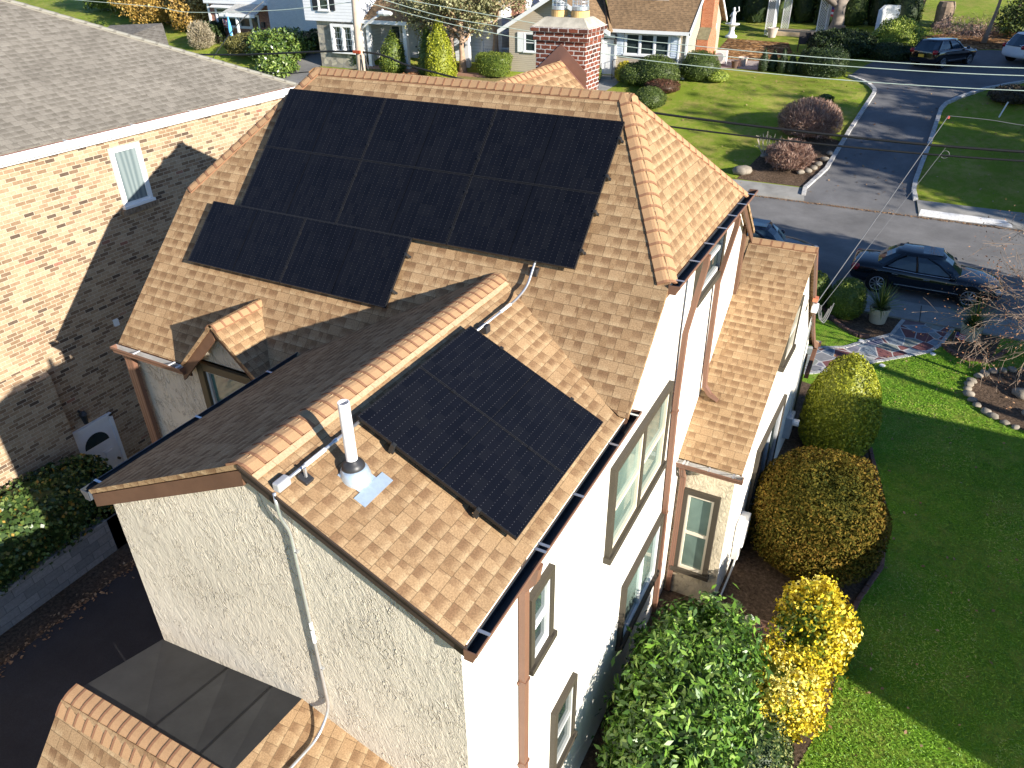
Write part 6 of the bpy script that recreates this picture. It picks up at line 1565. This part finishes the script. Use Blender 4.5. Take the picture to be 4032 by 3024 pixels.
# pergola with lattice piers
pg = thing("pergola", "white lattice pergola with four lattice piers over a wooden deck", "pergola", (-9.2, 61.5, G(0, 61)))
def lattice(x0, x1, y0, y1, z0, z1):
    mb = MB(); a = V(x0, y0, 0); d = V(x1 - x0, y1 - y0, 0); Lh = d.length; d = d / Lh; s = V(-d.y, d.x, 0) * .015
    for e in (0, Lh - .05): mb.obox(a + d * e + V(0, 0, z0) - s, d * .05, s * 2, (0, 0, z1 - z0))
    n = int((z1 - z0 + Lh) / .17)
    for k in range(n):
        for sg in (1, -1):
            p = []
            c0 = z0 - Lh + k * .17
            u0, u1 = 0, Lh
            za, zb2 = (c0, c0 + Lh) if sg > 0 else (c0 + Lh, c0)
            pts = [(u0, za), (u1, zb2)]
            (ua, va), (ub, vb_) = pts
            if max(va, vb_) < z0 or min(va, vb_) > z1: continue
            def clip(u, v, uo, vo):
                if v < z0: f = (z0 - v) / (vo - v); return u + (uo - u) * f, z0
                if v > z1: f = (z1 - v) / (vo - v); return u + (uo - u) * f, z1
                return u, v
            A_ = clip(ua, va, ub, vb_); B_ = clip(ub, vb_, ua, va)
            P_, Q_ = a + d * A_[0] + V(0, 0, A_[1]), a + d * B_[0] + V(0, 0, B_[1])
            if (Q_ - P_).length < .03: continue
            mb.tube([P_, Q_], .018, 4, cap=False)
    mb.build("lattice_pier", WHITE, pg)
gp = G(0, 60.8)
lattice(-11.4, -10.85, 60.7, 60.7, gp, gp + 3.4); lattice(-10.85, -10.75, 60.7, 61.2, gp, gp + 3.4)
lattice(-10.75, -10.2, 63.2, 63.2, gp + .2, gp + 3.4)
lattice(-7.9, -7.3, 60.6, 60.6, gp, gp + 3.4); lattice(-7.3, -7.2, 60.6, 61.1, gp, gp + 3.4); lattice(-7.0, -6.6, 63.0, 63.0, gp + .2, gp + 3.4)
mb = MB()
for y in (60.65, 63.1): mb.box(-11.8, -6.4, y - .05, y + .05, gp + 3.4, gp + 3.6)
for i in range(9): mb.box(-11.5 + i * .6, -11.42 + i * .6, 60.2, 63.6, gp + 3.6, gp + 3.75)
mb.build("beam", WHITE, pg)
mb = MB(); mb.box(-10.7, -8.0, 60.75, 62.9, gp - .05, gp + .26); mb.build("deck", DECK, pg)
mb = MB(); mb.box(-4.1, -3.9, 60.0, 64.5, gp - .1, gp + 1.9); mb.box(-4.1, -2.9, 64.4, 64.55, gp + .3, gp + 1.9); mb.build("garden_fence", WHITE, tag=("white lattice fence panel behind the yellow green bush", "fence"))
small_flag("striped flag hanging at the right lattice pier of the pergola", (-7.1, 60.3, gp + .9), 1.5, .5, 1.0)
for i, (x, y, a) in enumerate(((-7.9, 56.6, .2), (-7.2, 56.9, .9))):
    t = thing("patio_chair", ["dark mesh patio chair with curved frame above the young cone trees", "second dark mesh patio chair, folded against the dark panel"][i], "chair", (x, y, G(x, y))); g0 = G(x, y)
    ca, sa = math.cos(a), math.sin(a)
    def q(u, v, z): return (x + u * ca - v * sa, y + u * sa + v * ca, g0 + z)
    mb = MB(); mb.face([q(-.4, 0, .45), q(.4, 0, .45), q(.45, .25, 1.15), q(-.45, .25, 1.15)]); mb.face([q(-.4, -.6, .5), q(.4, -.6, .5), q(.4, 0, .45), q(-.4, 0, .45)]); mb.build("seat_sling", plain("dark_sling", (.03, .025, .022), .7), t)
    mb = MB()
    for u in (-.42, .42): mb.tube([q(u, -.65, 0), q(u, -.6, .5), q(u, 0, .45), q(u, .27, 1.2)], .02, 6); mb.tube([q(u, .1, 0), q(u, 0, .45)], .02, 6)
    mb.build("frame", DARKW, t)
mb = MB(); mb.box(-6.5, -5.7, 57.3, 57.4, G(0, 57.3), G(0, 57.3) + 1.5); mb.box(-6.5, -6.4, 57.4, 57.7, G(0, 57.3), G(0, 57.3) + .1); mb.box(-5.8, -5.7, 57.4, 57.7, G(0, 57.3), G(0, 57.3) + .1); mb.build("folded_lounger", plain("dark_panel", (.025, .025, .028), .7), tag=("dark upright folded lounger beside the patio chairs", "lounger"))
mb = MB(); mb.lathe((-.2, 65.9, G(0, 65.9)), [(.7, 0), (.55, .3), (.6, 1.3), (.5, 1.6), (.2, 1.55), (0, 1.5)], 12); mb.build("tree_stump", BARK, tag=("broken tree stump on the sunny far lawn", "tree stump"))
mb = MB(); mb.tube([(3.55, 46.4, G(0, 46.4)), (3.75, 46.5, G(0, 46.4) + .75)], .035, 6); mb.build("marker_post", WHITE, tag=("short white marker post on the shaded far lawn", "post"))
bush("shrub", "dark brown low shrub behind the white marker post", "shrub", (4.0, 48.3, G(0, 48.3)), dome(1.1, .8), 2200, .12, leafmat("dark_brown_shrub", [(0, (.03, .025, .015)), (1, (.09, .07, .045))]), amp=.2, core=.8)

# ------------------------------------------------------------------ white house with stone front
wh = thing("white_house", "white clapboard house with grey stone veneer front and columned porch behind the pole", "house", (-34, 48, G(0, 47)))
Z0 = -8.9
mb = MB(); mb.face([(-40.2, 46.0, Z0), (-36.4, 46.0, Z0), (-36.4, 46.0, -5.4), (-40.2, 46.0, -5.4)]); mb.face([(-40.2, 52, Z0), (-40.2, 46.0, Z0), (-40.2, 46.0, -5.4), (-40.2, 52, -5.4)]); mb.build("stone_front", STONE, wh, normals=False)
mb = MB(); mb.box(-41.0, -36.0, 45.75, 54, -5.4, -1.5); mb.build("upper_wall", WSIDE, wh)
mb = MB(); mb.face([(-36.4, 48.6, Z0), (-26.4, 48.6, Z0), (-26.4, 48.6, -2), (-36.4, 48.6, -2)]); mb.face([(-26.4, 48.6, Z0), (-26.4, 56, Z0), (-26.4, 56, -2), (-26.4, 48.6, -2)]); mb.face([(-36.4, 46, Z0), (-36.4, 48.6, Z0), (-36.4, 48.6, -5), (-36.4, 46, -5)]); mb.build("porch_wall", WSIDE, wh, normals=False)
window(wh, (-38.8, 45.95, -7.45), (1, 0, 0), (0, -1, 0), 2.0, 1.9, trim=WHITE, sash=WHITE, pane=GL, tw=.18, units=2, style='grid', dp=.2)
window(wh, (-39.6, 45.74, -4.75), (1, 0, 0), (0, -1, 0), 1.0, 1.5, trim=WHITE, sash=WHITE, pane=GL, tw=.1)
for x in (-40.1, -38.55):
    mb = MB(); mb.box(x, x + .42, 45.68, 45.75, -4.7, -3.3); mb.build("shutter", plain("black_shutter", (.015, .015, .02), .5), wh)
mb = MB(); mb.slab([(-36.9, 46.0, -5.2), (-32.3, 46.0, -5.2), (-32.3, 48.6, -3.6), (-36.4, 48.6, -3.6)], .12); mb.build("porch_roof", BROWNSH, wh)
mb = MB(); mb.box(-36.9, -32.3, 45.9, 46.05, -5.45, -5.22); mb.build("porch_fascia", WHITE, wh)
for x in (-36.5, -35.9, -32.75, -28.5):
    mb = MB(); y = 46.4 if x < -30 else 47.6; mb.box(x - .14, x + .14, y - .14, y + .14, Z0, -5.3 if x < -30 else -4.2); mb.box(x - .18, x + .18, y - .18, y + .18, Z0, -8.2); mb.build("porch_column", WHITE, wh)
window(wh, (-35.6, 48.6, -7.6), (1, 0, 0), (0, -1, 0), .95, 1.9, trim=WHITE, sash=WHITE, pane=GL, tw=.1)
mb = MB(); mb.box(-34.3, -33.3, 48.55, 48.6, -8.2, -6.0); d_ = mb.build("door", plain("pale_grey_door", (.6, .6, .6), .5), wh)
mb = MB(); mb.tube([(-33.4, 48.53, -7.1), (-33.4, 48.48, -7.1)], .05, 8); mb.build("handle", RUBBER, d_)
mb = MB(); mb.box(-36.4, -26.4, 46.2, 48.6, Z0 + .2, Z0 + .65); mb.build("porch_floor", plain("red_brick_porch_edge", (.36, .2, .14), .8), wh)
mb = MB(); mb.box(-27.2, -26.0, 50, 51.4, -5, -1); mb.build("chimney", FARBRICK, wh)
sh = thing("shed", "small beige gabled shed in the shade between the white house and the beige house", "shed", (-26.7, 50.9, G(0, 51)))
g0 = G(0, 50.8)
mb = MB(); mb.box(-28.1, -25.6, 50.6, 52.6, g0 - .2, g0 + 1.75); mb.face([(-28.1, 50.6, g0 + 1.75), (-25.6, 50.6, g0 + 1.75), (-26.85, 50.6, g0 + 2.65)]); mb.build("wall", BEIGED, sh)
mb = MB(); mb.slab([(-28.25, 50.5, g0 + 1.68), (-26.85, 50.5, g0 + 2.72), (-26.85, 52.8, g0 + 2.72), (-28.25, 52.8, g0 + 1.68)], .06); mb.slab([(-25.45, 50.5, g0 + 1.68), (-26.85, 50.5, g0 + 2.72), (-26.85, 52.8, g0 + 2.72), (-25.45, 52.8, g0 + 1.68)], .06); mb.build("roof", DARKW, sh)
bk = thing("back_building", "dark brown shingled building in the gap behind the shed", "building", (-27, 56, G(0, 56)))
mb = MB(); mb.box(-31, -24, 55, 57, -8, -3.4); mb.build("wall", plain("dark_brown_wall", (.14, .09, .06), .9, .1, 0, .3, 3), bk)
mb = MB(); mb.slab([(-31, 54.8, -3.5), (-24, 54.8, -3.5), (-24, 58, -1.8), (-31, 58, -1.8)], .1); mb.build("roof", BROWNSH, bk)
fe = thing("picket_fence", "white picket fence between the flat topped hedge and the beige house", "fence", (-26, 48.6, G(0, 48.6))); g0 = G(0, 48.6)
mb = MB(); mb.box(-28.0, -27.85, 48.5, 48.65, g0, g0 + 1.25); mb.lathe((-27.92, 48.57, g0 + 1.25), [(.1, 0), (.11, .05), (.06, .08), (.1, .18), (0, .3)], 10); mb.build("post", WHITE, fe)
mb = MB(); mb.box(-27.85, -25.2, 48.55, 48.6, g0 + .95, g0 + 1.05); mb.box(-27.85, -25.2, 48.55, 48.6, g0 + .15, g0 + .25)
for i in range(17): mb.box(-27.75 + i * .15, -27.69 + i * .15, 48.54, 48.58, g0 + .05, g0 + .98)
mb.build("picket", WHITE, fe)

# ------------------------------------------------------------------ brick front house at the far left
rb = thing("brick_front_house", "white house with red brick front, picture window and small porch roof at the upper left", "house", (-50, 50, G(0, 50)))
Z1 = -8.6
mb = MB(); mb.face([(-55.2, 50.0, Z1), (-48.6, 50.0, Z1), (-48.6, 50.0, -4.9), (-55.2, 50.0, -4.9)]); mb.build("brick_front", FARBRICK, rb, normals=False)
mb = MB(); mb.box(-55.4, -48.45, 49.7, 50.0, -4.95, -1); mb.build("upper_wall", WSIDE, rb)
mb = MB(); mb.face([(-48.6, 50.0, Z1), (-48.6, 60, Z1 + .8), (-48.6, 60, -1), (-48.6, 50.0, -1)]); mb.build("side_wall", WHITEBRICK, rb, normals=False)
mb = MB(); mb.box(-55.3, -55.1, 49.9, 50.05, Z1, -1); mb.box(-48.75, -48.55, 49.9, 50.05, -4.9, -1); mb.build("white_corner_board", WHITE, rb)
window(rb, (-54.5, 50.0, -6.75), (1, 0, 0), (0, -1, 0), 3.9, 1.55, trim=WHITE, sash=WHITE, pane=GL, tw=.14, units=3, style='double')
mb = MB(); mb.slab([(-54.6, 49.5, -5.2), (-51.0, 49.5, -5.2), (-51.0, 50, -5.0), (-54.6, 50, -5.0)], .06); mb.build("window_hood", WHITE, rb)
mb = MB(); mb.slab([(-52.2, 48.2, -5.55), (-48.4, 48.2, -5.55), (-48.6, 50, -4.75), (-51.5, 50, -4.75)], .1); mb.build("porch_roof", LGREYSH, rb)
mb = MB(); mb.box(-52.2, -48.4, 48.15, 48.25, -5.72, -5.5); mb.box(-50.6, -50.45, 48.3, 48.45, Z1, -5.6); mb.build("porch_trim", WHITE, rb)
mb = MB(); mb.box(-50.6, -49.7, 49.93, 50, -8.0, -5.7); d_ = mb.build("door", WHITE, rb)
mb = MB(); mb.box(-50.45, -49.85, 49.90, 49.94, -6.9, -5.85); mb.build("door_window", GL, d_)
mb = MB(); mb.tube([(-49.8, 49.93, -7.1), (-49.8, 49.87, -7.1)], .04, 8); mb.build("handle", RUBBER, d_)
mb = MB()
for x in np.arange(-53.5, -50.6, .2): mb.tube([(x, 48.3, Z1 + .2), (x, 48.3, -7.3)], .014, 4)
mb.tube([(-53.6, 48.3, -7.3), (-50.6, 48.3, -7.3)], .025, 5); mb.build("porch_railing", DARKW, rb)
mb = MB(); mb.box(-53.6, -48.6, 48.3, 50, Z1 - .2, Z1 + .3); mb.build("porch_floor", plain("brick_porch", (.3, .12, .08), .8), rb)
mb = MB(); mb.box(-49.4, -49.1, 49.8, 50, -6.6, -6.2); mb.build("mailbox", RUBBER, rb)
mb = MB(); mb.lathe((-49.6, 48.0, -8.0), [(.05, 0), (.05, .9), (.5, .95), (.5, 1.0), (0, 1.02)], 14); mb.build("garden_table", WHITE, tag=("white round garden table before the brick front house", "table"))
fp = thing("flagpole", "white pole with a pale blue folded flag before the brick front house", "flagpole", (-50.9, 48.1, G(0, 48)))
mb = MB(); mb.tube([(-50.9, 48.1, -8.0), (-51.1, 48.0, -5.4)], .03, 6); mb.build("pole", WHITE, fp)
mb = MB(); mb.lathe((-51.06, 48.0, -7.2), [(0, 0), (.12, .2), (.15, .6), (.1, 1.1), (.03, 1.5), (0, 1.6)], 8); mb.build("cloth", plain("pale_blue_cloth", (.12, .42, .75), .8), fp)
small_flag("small striped flag on the brick front house porch", (-51.9, 48.2, -6.9), 1.0, .4, .5)
